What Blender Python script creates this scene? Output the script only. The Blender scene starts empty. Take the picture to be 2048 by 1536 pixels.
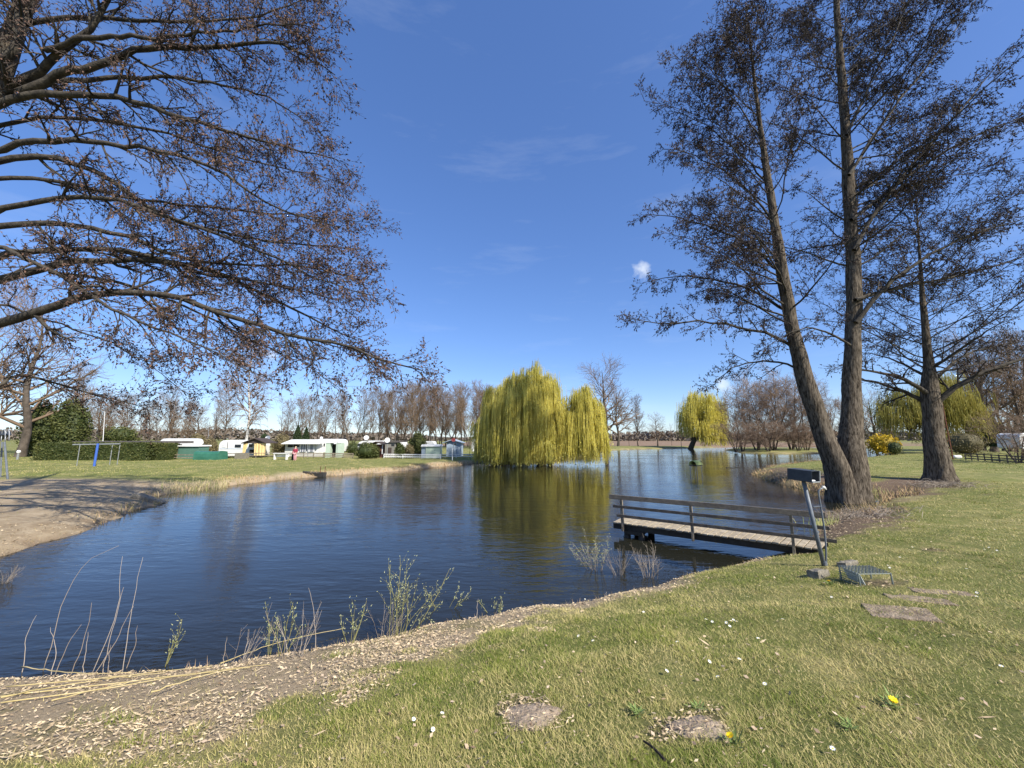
import bpy, math, numpy as np
from mathutils import Vector, Matrix
# ------------------------------------------------------------------ camera, world, sun, exposure
scene = bpy.context.scene
C = scene.collection
F_PX, CX, CY, PITCH, EYE = 769.0, 1024.0, 768.0, math.radians(8.0), 3.0
cam_d = bpy.data.cameras.new('camera'); cam = bpy.data.objects.new('camera', cam_d); C.objects.link(cam)
cam_d.sensor_width = 36.0; cam_d.lens = 36.0 * F_PX / 2048.0
cam_d.clip_start = 0.05; cam_d.clip_end = 4000
cam.location = (0, 0, EYE); cam.rotation_euler = (math.radians(90) + PITCH, 0, 0)
scene.camera = cam
SUN_EL, SUN_ROT = math.radians(40), math.radians(135)     # sun to the right and a little behind the camera
world = bpy.data.worlds.new('World'); scene.world = world; world.use_nodes = True
wn, wl = world.node_tree.nodes, world.node_tree.links
wn.clear()
w_out = wn.new('ShaderNodeOutputWorld'); w_bg = wn.new('ShaderNodeBackground'); w_sky = wn.new('ShaderNodeTexSky')
w_sky.sky_type = 'NISHITA'; w_sky.sun_disc = False; w_sky.sun_elevation = SUN_EL; w_sky.sun_rotation = SUN_ROT
w_sky.air_density = 0.8; w_sky.dust_density = 0.5; w_sky.ozone_density = 6.0; w_sky.altitude = 50
w_bg.inputs['Strength'].default_value = 0.15
wl.new(w_bg.outputs[0], w_out.inputs[0])
sun_d = bpy.data.lights.new('sun', 'SUN'); sun = bpy.data.objects.new('sun', sun_d); C.objects.link(sun)
sun_d.energy = 5.0; sun_d.angle = math.radians(0.5); sun_d.color = (1.0, 0.95, 0.86)
S_DIR = Vector((math.sin(SUN_ROT) * math.cos(SUN_EL), math.cos(SUN_ROT) * math.cos(SUN_EL), math.sin(SUN_EL)))
sun.rotation_euler = S_DIR.to_track_quat('Z', 'Y').to_euler(); sun.location = (30, -20, 40)
vs = scene.view_settings
vs.view_transform = 'Standard'; vs.look = 'None'; vs.gamma = 1.0; vs.use_curve_mapping = False; vs.exposure = 0.6
scene.cycles.max_bounces = 6; scene.cycles.transparent_max_bounces = 6

# wisps of cirrus and a few small puffs in the sky, by direction
def wnode(t, **kw):
    n = wn.new(t)
    for k, v in kw.items(): setattr(n, k, v)
    return n
def ray(px, py):
    u, v = (px - CX) / F_PX, (CY - py) / F_PX
    return np.array([u, math.cos(PITCH) - v * math.sin(PITCH), math.sin(PITCH) + v * math.cos(PITCH)])
geo = wnode('ShaderNodeTexCoord')
mp = wnode('ShaderNodeMapping'); mp.inputs['Scale'].default_value = (1.6, 2.0, 9.0); mp.inputs['Rotation'].default_value = (0, 0.28, 0)
wl.new(geo.outputs['Generated'], mp.inputs['Vector'])
nz = wnode('ShaderNodeTexNoise'); nz.inputs['Scale'].default_value = 2.1; nz.inputs['Detail'].default_value = 7; nz.inputs['Roughness'].default_value = 0.62
wl.new(mp.outputs[0], nz.inputs['Vector'])
cr = wnode('ShaderNodeMapRange'); cr.inputs['From Min'].default_value = 0.55; cr.inputs['From Max'].default_value = 0.9; cr.inputs['To Max'].default_value = 0.13
wl.new(nz.outputs[0], cr.inputs['Value'])
acc = cr.outputs[0]
pn = wnode('ShaderNodeTexNoise'); pn.inputs['Scale'].default_value = 55; pn.inputs['Detail'].default_value = 6
wl.new(geo.outputs['Generated'], pn.inputs['Vector'])
for (px, py, rad, amp) in ((1284, 540, 0.045, .6), (545, 712, 0.03, .5), (1445, 770, 0.045, .6)):
    d = ray(px, py); d /= np.linalg.norm(d)
    dv = wnode('ShaderNodeVectorMath', operation='DISTANCE'); dv.inputs[1].default_value = tuple(d)
    wl.new(geo.outputs['Generated'], dv.inputs[0])
    m = wnode('ShaderNodeMapRange'); m.inputs['From Min'].default_value = rad; m.inputs['From Max'].default_value = 0.0; m.inputs['To Max'].default_value = 1.0
    wl.new(dv.outputs['Value'], m.inputs['Value'])
    a = wnode('ShaderNodeMath', operation='ADD'); wl.new(m.outputs[0], a.inputs[0]); wl.new(pn.outputs[0], a.inputs[1])
    s = wnode('ShaderNodeMapRange'); s.inputs['From Min'].default_value = 1.02; s.inputs['From Max'].default_value = 1.5; s.inputs['To Max'].default_value = amp
    wl.new(a.outputs[0], s.inputs['Value'])
    t = wnode('ShaderNodeMath', operation='MULTIPLY'); wl.new(s.outputs[0], t.inputs[0])
    g = wnode('ShaderNodeMath', operation='GREATER_THAN'); g.inputs[1].default_value = 0.0; wl.new(m.outputs[0], g.inputs[0]); wl.new(g.outputs[0], t.inputs[1])
    mx = wnode('ShaderNodeMath', operation='MAXIMUM'); wl.new(acc, mx.inputs[0]); wl.new(t.outputs[0], mx.inputs[1]); acc = mx.outputs[0]
wm = wnode('ShaderNodeMix', data_type='RGBA'); gam = wnode('ShaderNodeGamma'); gam.inputs[1].default_value = .67; hsv = wnode('ShaderNodeHueSaturation'); hsv.inputs['Saturation'].default_value = 1.30; hsv.inputs['Hue'].default_value = .514; hsv.inputs['Value'].default_value = 1.52
wl.new(w_sky.outputs[0], gam.inputs[0]); wl.new(gam.outputs[0], hsv.inputs['Color'])
wl.new(acc, wm.inputs[0]); wl.new(hsv.outputs[0], wm.inputs[6]); wm.inputs[7].default_value = (4.6, 4.9, 5.2, 1)
wl.new(wm.outputs[2], w_bg.inputs['Color'])

# ------------------------------------------------------------------ small helpers
def rng_(s): return np.random.default_rng(s)
def norm(a): return a / np.maximum(np.linalg.norm(a, axis=-1, keepdims=True), 1e-9)
def at(px, py, D):
    r = ray(px, py); t = D / r[1]
    return np.array([r[0] * t, D, EYE + r[2] * t])
def atz(px, py, z=0.0):
    r = ray(px, py); t = (z - EYE) / r[2]
    return np.array([r[0] * t, r[1] * t, z])
_r = rng_(77)
_NK = _r.normal(size=(24, 2)); _NK = _NK / np.linalg.norm(_NK, axis=1)[:, None] * np.exp(_r.uniform(-.7, .7, 24))[:, None]; _NP = _r.uniform(0, 6.28, 24)
def fnoise(x, y, s=1.0):
    o = 0
    for k in range(24): o = o + np.sin((x * _NK[k, 0] + y * _NK[k, 1]) * s + _NP[k])
    return o / 4.9
def sstep(a, b, x):
    t = np.clip((x - a) / (b - a), 0, 1); return t * t * (3 - 2 * t)

class MB:
    """collects shapes; build() links them as one mesh object"""
    def __init__(s): s.V = []; s.F = []; s.n = 0; s.T = []
    def add(s, V, *Fs, tint=None):
        V = np.asarray(V, float).reshape(-1, 3)
        for f in Fs: s.F.append(np.asarray(f, int) + s.n)
        s.V.append(V); s.n += len(V)
        t = np.zeros(len(V)) if tint is None else np.broadcast_to(np.asarray(tint, float), (len(V),))
        s.T.append(t); return s
    def box(s, c, size, rz=0, M=None, taper=1.0):
        h = np.array(size) / 2
        V = np.array([[x, y, z] for z in (-1, 1) for y in (-1, 1) for x in (-1, 1)], float) * h
        V[4:, :2] *= taper
        if M is not None: V = V @ np.array(M).T
        if rz: c_, s_ = math.cos(rz), math.sin(rz); V = V @ np.array([[c_, -s_, 0], [s_, c_, 0], [0, 0, 1]]).T
        return s.add(V + np.array(c), [[0, 2, 3, 1], [4, 5, 7, 6], [0, 1, 5, 4], [2, 6, 7, 3], [0, 4, 6, 2], [1, 3, 7, 5]])
    def beam(s, a, b, w, h, up=(0, 0, 1)):
        a, b = np.array(a, float), np.array(b, float); d = b - a; L = np.linalg.norm(d); d = d / L
        u = np.array(up, float); x = np.cross(d, u)
        if np.linalg.norm(x) < 1e-3: x = np.cross(d, (1, 0, 0))
        x /= np.linalg.norm(x); z = np.cross(x, d)
        return s.box((a + b) / 2, (L, w, h), M=np.stack([d, x, z], 1))
    def tubes(s, P, R, sides=3, cap=False, tint=None):
        P = np.asarray(P, float); R = np.asarray(R, float)
        if P.ndim == 2: P = P[None]
        R = np.broadcast_to(R, P.shape[:2])
        N, K = P.shape[:2]
        if N == 0: return s
        T = norm(np.gradient(P, axis=1)); mT = norm(P[:, -1] - P[:, 0])
        ref = np.where(np.abs(mT[:, 2:3]) < .75, np.array([[0, 0, 1.]]), np.array([[1., 0, 0]]))[:, None, :]
        U = norm(np.cross(T, np.broadcast_to(ref, T.shape))); W = np.cross(T, U)
        a = np.arange(sides) * 2 * math.pi / sides
        V = P[:, :, None] + R[:, :, None, None] * (np.cos(a)[None, None, :, None] * U[:, :, None] + np.sin(a)[None, None, :, None] * W[:, :, None])
        idx = np.arange(N * K * sides).reshape(N, K, sides)
        A, B = idx[:, :-1], idx[:, 1:]
        Q = np.stack([A, np.roll(A, -1, 2), np.roll(B, -1, 2), B], -1).reshape(-1, 4)
        tt = None if tint is None else np.repeat(np.broadcast_to(tint, (N,)), K * sides)
        Fs = [Q]
        V = V.reshape(-1, 3)
        if cap:
            ex = P[:, [0, -1]].reshape(-1, 3); c0 = N * K * sides + np.arange(N) * 2
            r0, r1 = idx[:, 0], idx[:, -1]
            Fs.append(np.stack([np.roll(r0, -1, 1), r0, np.broadcast_to(c0[:, None], r0.shape)], -1).reshape(-1, 3))
            Fs.append(np.stack([r1, np.roll(r1, -1, 1), np.broadcast_to(c0[:, None] + 1, r1.shape)], -1).reshape(-1, 3))
            V = np.concatenate([V, ex])
            if tt is not None: tt = np.concatenate([tt, np.repeat(np.broadcast_to(tint, (N,)), 2)])
        return s.add(V, *Fs, tint=tt)
    def pods(s, c, ax, ln, r, tint=None):                     # three-sided spindles: cones, catkins, buds
        c = np.asarray(c, float); N = len(c)
        if N == 0: return s
        ax = norm(np.asarray(ax, float)); ref = np.where(np.abs(ax[:, 2:3]) < .8, np.array([[0, 0, 1.]]), np.array([[1., 0, 0]]))
        U = norm(np.cross(ax, ref)); W = np.cross(ax, U); ln = np.broadcast_to(ln, (N,))[:, None]; r = np.broadcast_to(r, (N,))[:, None]
        ring = [c + r * (math.cos(k * 2.094) * U + math.sin(k * 2.094) * W) for k in range(3)]
        V = np.stack([ring[0] - ax * ln * .3, ring[1] - ax * ln * .3, ring[2] - ax * ln * .3, c + ax * ln * .7], 1).reshape(-1, 3)
        F = np.array([[0, 2, 1], [0, 1, 3], [1, 2, 3], [2, 0, 3]])
        return s.add(V, (np.arange(N)[:, None, None] * 4 + F[None]).reshape(-1, 3), tint=None if tint is None else np.repeat(np.broadcast_to(tint, (N,)), 4))
    def leaves(s, c, a, b, tint=None):                        # diamonds with half axes a and b
        c, a, b = map(lambda q: np.asarray(q, float), (c, a, b)); N = len(c)
        V = np.stack([c - a, c + b, c + a, c - b], 1).reshape(-1, 3)
        return s.add(V, np.arange(N * 4).reshape(-1, 4), tint=None if tint is None else np.repeat(np.broadcast_to(tint, (N,)), 4))
    def mesh(s, name, mat, smooth=False):
        V = np.concatenate(s.V); me = bpy.data.meshes.new(name)
        me.vertices.add(len(V)); me.vertices.foreach_set('co', V.astype(np.float32).ravel())
        li = np.concatenate([f.ravel() for f in s.F]); cnt = np.concatenate([np.full(len(f), f.shape[1]) for f in s.F])
        me.loops.add(len(li)); me.loops.foreach_set('vertex_index', li.astype(np.int32))
        me.polygons.add(len(cnt)); me.polygons.foreach_set('loop_start', (np.cumsum(cnt) - cnt).astype(np.int32))
        me.polygons.foreach_set('use_smooth', np.full(len(cnt), bool(smooth)))
        me.update(calc_edges=True); me.validate()
        T = np.concatenate(s.T)
        if T.any(): me.attributes.new('tint', 'FLOAT', 'POINT').data.foreach_set('value', T.astype(np.float32))
        me.materials.append(mat); return me
    def build(s, name, mat, parent=None, smooth=False, bevel=0, kind=None):
        off = np.array(WL[parent.name]) if parent is not None else np.zeros(3)
        for v in s.V: v -= off
        o = bpy.data.objects.new(name, s.mesh(name, mat, smooth)); C.objects.link(o)
        if parent is not None: o.parent = parent
        WL[o.name] = off
        if bevel:
            m = o.modifiers.new('Bevel', 'BEVEL'); m.width = bevel; m.segments = 2; m.limit_method = 'ANGLE'
        if kind: o['kind'] = kind
        return o
WL = {}
def tag(o, label, cat=None, group=None, kind=None):
    o['label'] = label
    if cat: o['category'] = cat
    if group: o['group'] = group
    if kind: o['kind'] = kind
    return o
def thing(name, label, cat, loc=(0, 0, 0), group=None):
    o = bpy.data.objects.new(name, None); C.objects.link(o); o.location = tuple(map(float, loc)); o.empty_display_size = .2
    WL[o.name] = np.array(loc, float)
    return tag(o, label, cat, group)
def single(mb, name, mat, loc, label, cat, group=None, smooth=False, bevel=0):   # a thing that is one mesh, origin at loc
    loc = np.array(loc, float)
    for v in mb.V: v -= loc
    o = mb.build(name, mat, None, smooth, bevel); o.location = tuple(loc); WL[o.name] = loc
    return tag(o, label, cat, group)
ORD = ['first', 'second', 'third', 'fourth', 'fifth', 'sixth', 'seventh', 'eighth', 'ninth', 'tenth', 'eleventh', 'twelfth', 'thirteenth', 'fourteenth', 'fifteenth', 'sixteenth', 'seventeenth', 'eighteenth', 'nineteenth', 'twentieth']

# ------------------------------------------------------------------ materials
def mat_(name, col, rough=.8, col2=None, scale=4.0, bump=0.0, bscale=None, stretch=(1, 1, 1), spec=.3, tint=None, metal=0, detail=5, lo=.35, hi=.65, trans=0, world=False):
    m = bpy.data.materials.new(name); m.use_nodes = True; n, l = m.node_tree.nodes, m.node_tree.links
    p = n['Principled BSDF']; p.inputs['Roughness'].default_value = rough; p.inputs['Specular IOR Level'].default_value = spec; p.inputs['Metallic'].default_value = metal
    tc = n.new('ShaderNodeTexCoord'); mpg = n.new('ShaderNodeMapping'); mpg.inputs['Scale'].default_value = stretch
    src = tc.outputs['Object']
    if world: g = n.new('ShaderNodeNewGeometry'); src = g.outputs['Position']
    l.new(src, mpg.inputs['Vector'])
    out = None
    if col2 is not None:
        t = n.new('ShaderNodeTexNoise'); t.inputs['Scale'].default_value = scale; t.inputs['Detail'].default_value = detail; t.inputs['Roughness'].default_value = .65; l.new(mpg.outputs[0], t.inputs['Vector'])
        r = n.new('ShaderNodeMapRange'); r.inputs['From Min'].default_value = lo; r.inputs['From Max'].default_value = hi; l.new(t.outputs[0], r.inputs['Value'])
        x = n.new('ShaderNodeMix'); x.data_type = 'RGBA'; l.new(r.outputs[0], x.inputs[0]); x.inputs[6].default_value = (*col, 1); x.inputs[7].default_value = (*col2, 1); out = x.outputs[2]
    if tint is not None:
        a = n.new('ShaderNodeAttribute'); a.attribute_name = 'tint'
        x = n.new('ShaderNodeMix'); x.data_type = 'RGBA'; l.new(a.outputs['Fac'], x.inputs[0])
        if out is not None: l.new(out, x.inputs[6])
        else: x.inputs[6].default_value = (*col, 1)
        x.inputs[7].default_value = (*tint, 1); out = x.outputs[2]
    if out is not None: l.new(out, p.inputs['Base Color'])
    else: p.inputs['Base Color'].default_value = (*col, 1)
    if bump:
        t = n.new('ShaderNodeTexNoise'); t.inputs['Scale'].default_value = bscale or scale * 3; t.inputs['Detail'].default_value = 6; l.new(mpg.outputs[0], t.inputs['Vector'])
        b = n.new('ShaderNodeBump'); b.inputs['Strength'].default_value = bump; b.inputs['Distance'].default_value = .03; l.new(t.outputs[0], b.inputs['Height']); l.new(b.outputs[0], p.inputs['Normal'])
    if trans:
        tr = n.new('ShaderNodeBsdfTranslucent'); ms = n.new('ShaderNodeMixShader'); ms.inputs[0].default_value = trans
        if out is not None: l.new(out, tr.inputs['Color'])
        else: tr.inputs['Color'].default_value = (*col, 1)
        l.new(p.outputs[0], ms.inputs[1]); l.new(tr.outputs[0], ms.inputs[2]); l.new(ms.outputs[0], n['Material Output'].inputs['Surface'])
    return m
M = dict(
    bark=mat_('alder_bark', (.028, .022, .016), .95, (.185, .152, .115), 8, 1.0, 18, (1.9, 1.9, .30), spec=.05, lo=.36, hi=.66),
    limb=mat_('alder_limb_bark', (.022, .018, .014), .85, (.085, .071, .052), 7, .6, 20),
    twig=mat_('alder_twig', (.03, .022, .017), .8, tint=(.085, .064, .05)),
    catkin=mat_('alder_catkin', (.018, .013, .011), .8, tint=(.085, .052, .038)),
    catkin_brown=mat_('brown_catkin', (.04, .026, .02), .8, tint=(.19, .11, .075)),
    farbark=mat_('far_bark', (.05, .04, .03), .9, (.125, .10, .078), 2.5),
    fartwig=mat_('far_twig', (.13, .088, .056), .9, (.25, .175, .115), .35),
    redtwig=mat_('reddish_twig', (.17, .115, .078), .9, (.30, .215, .15), .35),
    birch=mat_('birch_bark', (.52, .49, .44), .7, (.10, .09, .08), 2.2, .2, 8, (1, 1, 2.2), lo=.52, hi=.66),
    birchtwig=mat_('birch_twig', (.17, .115, .08), .9, (.27, .195, .14), .5),
    willow=mat_('willow_leaf', (.66, .61, .14), .6, tint=(.95, .87, .30), trans=.55),
    willow_dull=mat_('budding_willow_leaf', (.26, .25, .055), .6, tint=(.56, .48, .11), trans=.4),
    willowbark=mat_('willow_bark', (.05, .04, .028), .9, (.12, .10, .07), 4, .6),
    hedge=mat_('hedge_leaf', (.045, .06, .015), .6, tint=(.12, .125, .035), trans=.15),
    dark_leaf=mat_('conifer_leaf', (.018, .035, .012), .7, tint=(.05, .075, .025), trans=.1),
    brown_leaf=mat_('budding_shrub', (.12, .10, .045), .7, tint=(.25, .20, .10), trans=.15),
    gold_leaf=mat_('yellow_leaf', (.40, .28, .02), .6, tint=(.65, .46, .03), trans=.3),
    wood=mat_('weathered_wood', (.30, .25, .18), .85, (.14, .115, .085), 6, .5, 30, (1, 1, 1)),
    plank=mat_('plank_wood', (.44, .37, .26), .85, (.24, .195, .135), 5, .5, 25),
    darkwood=mat_('dark_wood', (.05, .043, .037), .8, (.10, .085, .07), 6, .4, 25),  # own dark tone, except on the lower jetty rails, where it stands for shade
    shaded_railwood=mat_('shaded_rail_wood', (.10, .085, .068), .85, (.17, .145, .115), 6, .5, 30),  # wood darkened to put shade on the jetty's top rail
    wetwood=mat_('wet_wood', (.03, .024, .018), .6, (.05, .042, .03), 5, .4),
    greymetal=mat_('grey_paint', (.10, .115, .135), .45, (.16, .175, .19), 6, .1),
    boxmetal=mat_('dark_slate_paint', (.028, .036, .048), .55, (.05, .058, .07), 8, .1, spec=.35),
    galv=mat_('galvanised_steel', (.42, .43, .43), .45, (.30, .31, .31), 12, .05, metal=.5),
    wire=mat_('green_grey_wire', (.13, .16, .145), .5, (.20, .22, .2), 15),
    panel=mat_('pale_plastic', (.62, .66, .64), .5, (.5, .54, .52), 5),
    rust=mat_('rusty_steel', (.14, .05, .025), .85, (.07, .03, .018), 7, .4),
    stone=mat_('grey_concrete', (.27, .24, .19), .95, (.13, .115, .085), 8, .9, 30),
    slab=mat_('weathered_slab', (.38, .295, .205), .95, (.17, .125, .08), 9, .9, 40),
    white=mat_('white_paint', (.78, .78, .76), .45, (.66, .65, .61), 2),
    cream=mat_('cream_canvas', (.72, .55, .26), .8, (.60, .45, .2), 2),
    whitecloth=mat_('white_canvas', (.70, .70, .67), .8, (.58, .58, .55), 1.5),
    stripe=mat_('striped_canvas', (.55, .55, .55), .8, (.10, .11, .15), 1.0, stretch=(3.2, .01, .01), lo=.48, hi=.5, detail=0),
    brownroof=mat_('brown_awning', (.055, .042, .036), .8, (.08, .06, .05), 2),
    darkroof=mat_('tar_roof', (.075, .066, .06), .9, (.12, .105, .095), 1.5),
    redbrown=mat_('red_brown_boards', (.13, .045, .032), .8, (.085, .035, .028), 3, .2),
    glass=mat_('dark_window', (.02, .024, .03), .12, spec=.5),
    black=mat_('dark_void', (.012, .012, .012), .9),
    green=mat_('green_tarp', (.03, .13, .085), .4, (.05, .17, .115), 2, .5, 3),
    greenshed=mat_('green_board', (.07, .16, .12), .7, (.09, .18, .135), 2),
    palegreen=mat_('pale_green_board', (.47, .56, .44), .7, (.40, .49, .38), 2),
    bluepaint=mat_('blue_paint', (.05, .12, .42), .5),
    bluegrey=mat_('blue_grey_boards', (.33, .40, .47), .7, (.28, .34, .4), 2),
    redpaint=mat_('faded_red_paint', (.42, .07, .06), .6),
    greyboard=mat_('grey_canvas', (.24, .225, .195), .85, (.19, .18, .155), 2),
    lime=mat_('lime_felt', (.60, .62, .22), .8, (.46, .5, .15), 4),
    boat=mat_('black_boat', (.03, .03, .032), .6, (.06, .058, .052), 4),
    skin=mat_('skin', (.55, .36, .27), .6), hair=mat_('blond_hair', (.42, .33, .2), .7),
    jacket=mat_('crimson_jacket', (.30, .03, .06), .8), trousers=mat_('pink_trousers', (.65, .33, .35), .8),
    grass=mat_('grass_blade', (.11, .165, .016), .65, (.20, .235, .028), .9, tint=(.63, .515, .225), trans=.25, world=True),
    straw=mat_('straw', (.26, .185, .11), .85, tint=(.68, .54, .34)),
    leaf=mat_('dead_leaf', (.20, .125, .075), .8, tint=(.60, .47, .33)),
    cane=mat_('dry_cane', (.42, .33, .13), .7, (.55, .45, .24), 5),
    stalk=mat_('dry_stalk', (.22, .17, .12), .8, tint=(.42, .36, .29)),
    shoot=mat_('willow_shoot', (.17, .15, .05), .7, tint=(.24, .23, .09)),
    bud=mat_('willow_bud', (.50, .50, .30), .7, tint=(.36, .40, .15), trans=.2),
    shore=mat_('shore_straw', (.50, .34, .19), .85, tint=(.20, .20, .06)),
    reed=mat_('pale_reed', (.62, .50, .28), .8, tint=(.25, .30, .07)),
    petal=mat_('white_petal', (.8, .8, .78), .6), yolk=mat_('yellow_petal', (.85, .62, .01), .6), rosette=mat_('green_leaf', (.09, .14, .03), .6, tint=(.19, .25, .07)),
    paper=mat_('white_paper', (.8, .8, .78), .7), earth=mat_('molehill_earth', (.24, .18, .125), .95, (.36, .28, .2), 14, .8, 40),
)

# ------------------------------------------------------------------ terrain: shoreline traced on the water level
near = [(60, 1362), (170, 1360), (330, 1350), (440, 1332), (540, 1316), (620, 1303), (700, 1288), (770, 1278), (860, 1256), (950, 1240), (1005, 1228), (1060, 1216), (1120, 1211), (1180, 1203), (1240, 1188), (1330, 1166), (1400, 1147), (1470, 1128), (1540, 1112), (1600, 1094), (1632, 1070), (1640, 1048), (1655, 1032), (1690, 1026), (1735, 1016), (1765, 1004)]
prom = [(1770, 992), (1720, 989), (1660, 985), (1600, 977), (1560, 967), (1525, 957), (1507, 947), (1530, 937), (1580, 930), (1650, 924), (1725, 917), (1765, 912)]
far = [(1775, 902), (1740, 897), (1690, 895), (1600, 894), (1500, 893.5), (1440, 895), (1360, 897), (1280, 898.5), (1215, 901), (1188, 906), (1192, 914), (1150, 919), (1090, 925), (1020, 929), (965, 927), (900, 931), (840, 939), (760, 946), (640, 953), (520, 964), (430, 975), (345, 986), (306, 993), (325, 1011), (285, 1014), (240, 1036), (180, 1060), (100, 1081), (0, 1112)]
pond = [atz(x, y)[:2] for x, y in near + prom + far] + [np.array(p) for p in ((-16.2, 9.4), (-18, 7.6), (-17.5, 5.6), (-14, 4.7), (-9, 4.85))]
pond = np.array(pond)
isl = np.array([atz(x, y)[:2] for x, y in ((1447, 900), (1480, 906), (1560, 907.5), (1640, 908), (1690, 905), (1700, 901), (1640, 898.5), (1540, 897), (1470, 897))])
def sdist(P, x, y):                                       # positive inside the polygon
    d = np.full(x.shape, 1e9); ins = np.zeros(x.shape, bool)
    for i in range(len(P)):
        a, b = P[i], P[(i + 1) % len(P)]; e = b - a
        t = np.clip(((x - a[0]) * e[0] + (y - a[1]) * e[1]) / max(e @ e, 1e-9), 0, 1)
        d = np.minimum(d, np.hypot(x - a[0] - t * e[0], y - a[1] - t * e[1]))
        c = (a[1] > y) != (b[1] > y)
        ins ^= c & (x < (b[0] - a[0]) * (y - a[1]) / (b[1] - a[1] + 1e-12) + a[0])
    return np.where(ins, d, -d)
def land(x, y):
    s = np.maximum(-sdist(pond, x, y), sdist(isl, x, y))
    r = np.hypot(x, y)
    return s + .07 * fnoise(x, y, 2.3) * np.clip(r / 8, .5, 2) + .03 * fnoise(x, y, 7)
def terrain(x, y, s=None):
    x, y = np.asarray(x, float), np.asarray(y, float)
    if s is None: s = land(x, y)
    r = np.hypot(x, y)
    H = .45 + 1.12 * np.exp(-(r / 11.5) ** 2) + .25 * sstep(8, 30, x) * sstep(60, 20, y)
    up = H * (1 - np.exp(-np.maximum(s, 0) / (1.3 + 2.3 * np.exp(-(r / 12) ** 2))))
    z = np.where(s > 0, up + .03 * sstep(0, .3, s), np.maximum(.42 * s, -1.2))
    z = z + .035 * fnoise(x, y, 2.4) * sstep(.1, .6, s) * sstep(-12.5, -14, x) * sstep(26, 22, y)
    lump = .018 * fnoise(x, y, 3.1) * sstep(.2, 1.5, s) + .05 * fnoise(x, y, .7) * sstep(.6, 4, s)
    return z + lump
def ground_z(x, y): return float(terrain(np.array([x]), np.array([y]))[0])
def G(px, py):                                            # where the view ray through a photo pixel meets the ground
    r = ray(px, py); r = r / r[1]; lo = 1.2
    ds = np.exp(np.linspace(math.log(1.2), math.log(900), 900))
    z = EYE + r[2] * ds; h = terrain(r[0] * ds, ds)
    k = np.argmax(z <= np.maximum(h, 0)); k = max(k, 1)
    d = ds[k]; return np.array([r[0] * d, d, max(float(h[k]), 0)])

u = np.linspace(-math.asinh(900 / 4.), math.asinh(900 / 4.), 340); gx = 4. * np.sinh(u)
v = np.linspace(-math.asinh(14 / 4.), math.asinh(1500 / 4.), 360); gy = 4 + 4. * np.sinh(v)
XX, YY = np.meshgrid(gx, gy); SS = land(XX, YY); ZZ = terrain(XX, YY, SS)
idx = np.arange(XX.size).reshape(XX.shape)
mb = MB(); mb.add(np.stack([XX, YY, ZZ], -1).reshape(-1, 3), np.stack([idx[:-1, :-1], idx[:-1, 1:], idx[1:, 1:], idx[1:, :-1]], -1).reshape(-1, 4))
def polymask(pts, x, y, soft):
    P = np.array([G(*p)[:2] for p in pts]); return sstep(-soft, soft, sdist(P, x, y) + soft * .9 * fnoise(x, y, 2.6 / soft))
def zones(x, y, s):
    r = np.hypot(x, y)
    w = np.where(y < 16, .45 + 1.25 * sstep(2.0, -4.0, x), 1.3) + .35 * fnoise(x, y, 1.1)
    dry = sstep(w + .45, w - .25, s) * (s > -1)
    dry = np.maximum(dry, polymask([(-500, 1340), (0, 1350), (540, 1318), (860, 1258), (1060, 1218), (1210, 1199), (1010, 1262), (880, 1308), (720, 1372), (540, 1440), (330, 1530), (-500, 1534)], x, y, .3))
    dry = np.where((x > 6) & (y > 7), dry * .4, dry)
    sand = sstep(-1.0, 1.0, sdist(np.array([(-60, 10.), (-60, 27), (-28, 24.5), (-19.5, 23.3), (-16.6, 20.3), (-15.9, 18), (-13.5, 15.2), (-14, 10.5), (-16, 9)]), x, y) + .8 * fnoise(x, y, .9))
    lit = np.maximum(polymask([(1500, 945), (1570, 934), (1640, 945), (1730, 960), (1850, 958), (1900, 962), (1905, 985), (1840, 996), (1770, 1005), (1640, 990)], x, y, .7),
                     polymask([(1625, 1040), (1690, 1010), (1790, 1015), (1800, 1045), (1730, 1066), (1660, 1082), (1620, 1075)], x, y, .35))
    for px, py, rr in ((1062, 1428, .33), (1400, 1455, .3), (1640, 1140, .3), (1870, 1100, .25), (1330, 1258, .18), (1760, 1165, .4)):
        g = G(px, py); lit = np.maximum(lit, .75 * sstep(rr, rr * .4, np.hypot(x - g[0], (y - g[1]) * 1.2) + .1 * fnoise(x, y, 7)))
    lit = np.maximum(lit, .8 * sstep(.16, .03, s) * (s > -.6))
    field = sstep(122, 128, y + .02 * x) * (x > -30) * sstep(300, 100, x)
    return dry, sand, lit, field
zo = zones(XX, YY, SS)
terr = mb.build('ground', None, None, True)
terr['kind'] = 'structure'; terr['label'] = 'grassy ground with sandy and straw-covered banks round the pond'
col = terr.data.color_attributes.new('zone', 'FLOAT_COLOR', 'POINT')
col.data.foreach_set('color', np.stack([q.ravel() for q in zo], -1).astype(np.float32).ravel())
gm = bpy.data.materials.new('ground_mix'); gm.use_nodes = True; gn, gl = gm.node_tree.nodes, gm.node_tree.links
gp = gn['Principled BSDF']; gp.inputs['Roughness'].default_value = .95; gp.inputs['Specular IOR Level'].default_value = .15
gpos = gn.new('ShaderNodeNewGeometry'); gat = gn.new('ShaderNodeAttribute'); gat.attribute_name = 'zone'; gsep = gn.new('ShaderNodeSeparateColor'); gl.new(gat.outputs['Color'], gsep.inputs[0])
def gnoise(sc, det=6, rough=.65):
    t = gn.new('ShaderNodeTexNoise'); t.inputs['Scale'].default_value = sc; t.inputs['Detail'].default_value = det; t.inputs['Roughness'].default_value = rough; gl.new(gpos.outputs['Position'], t.inputs['Vector']); return t.outputs[0]
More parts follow.
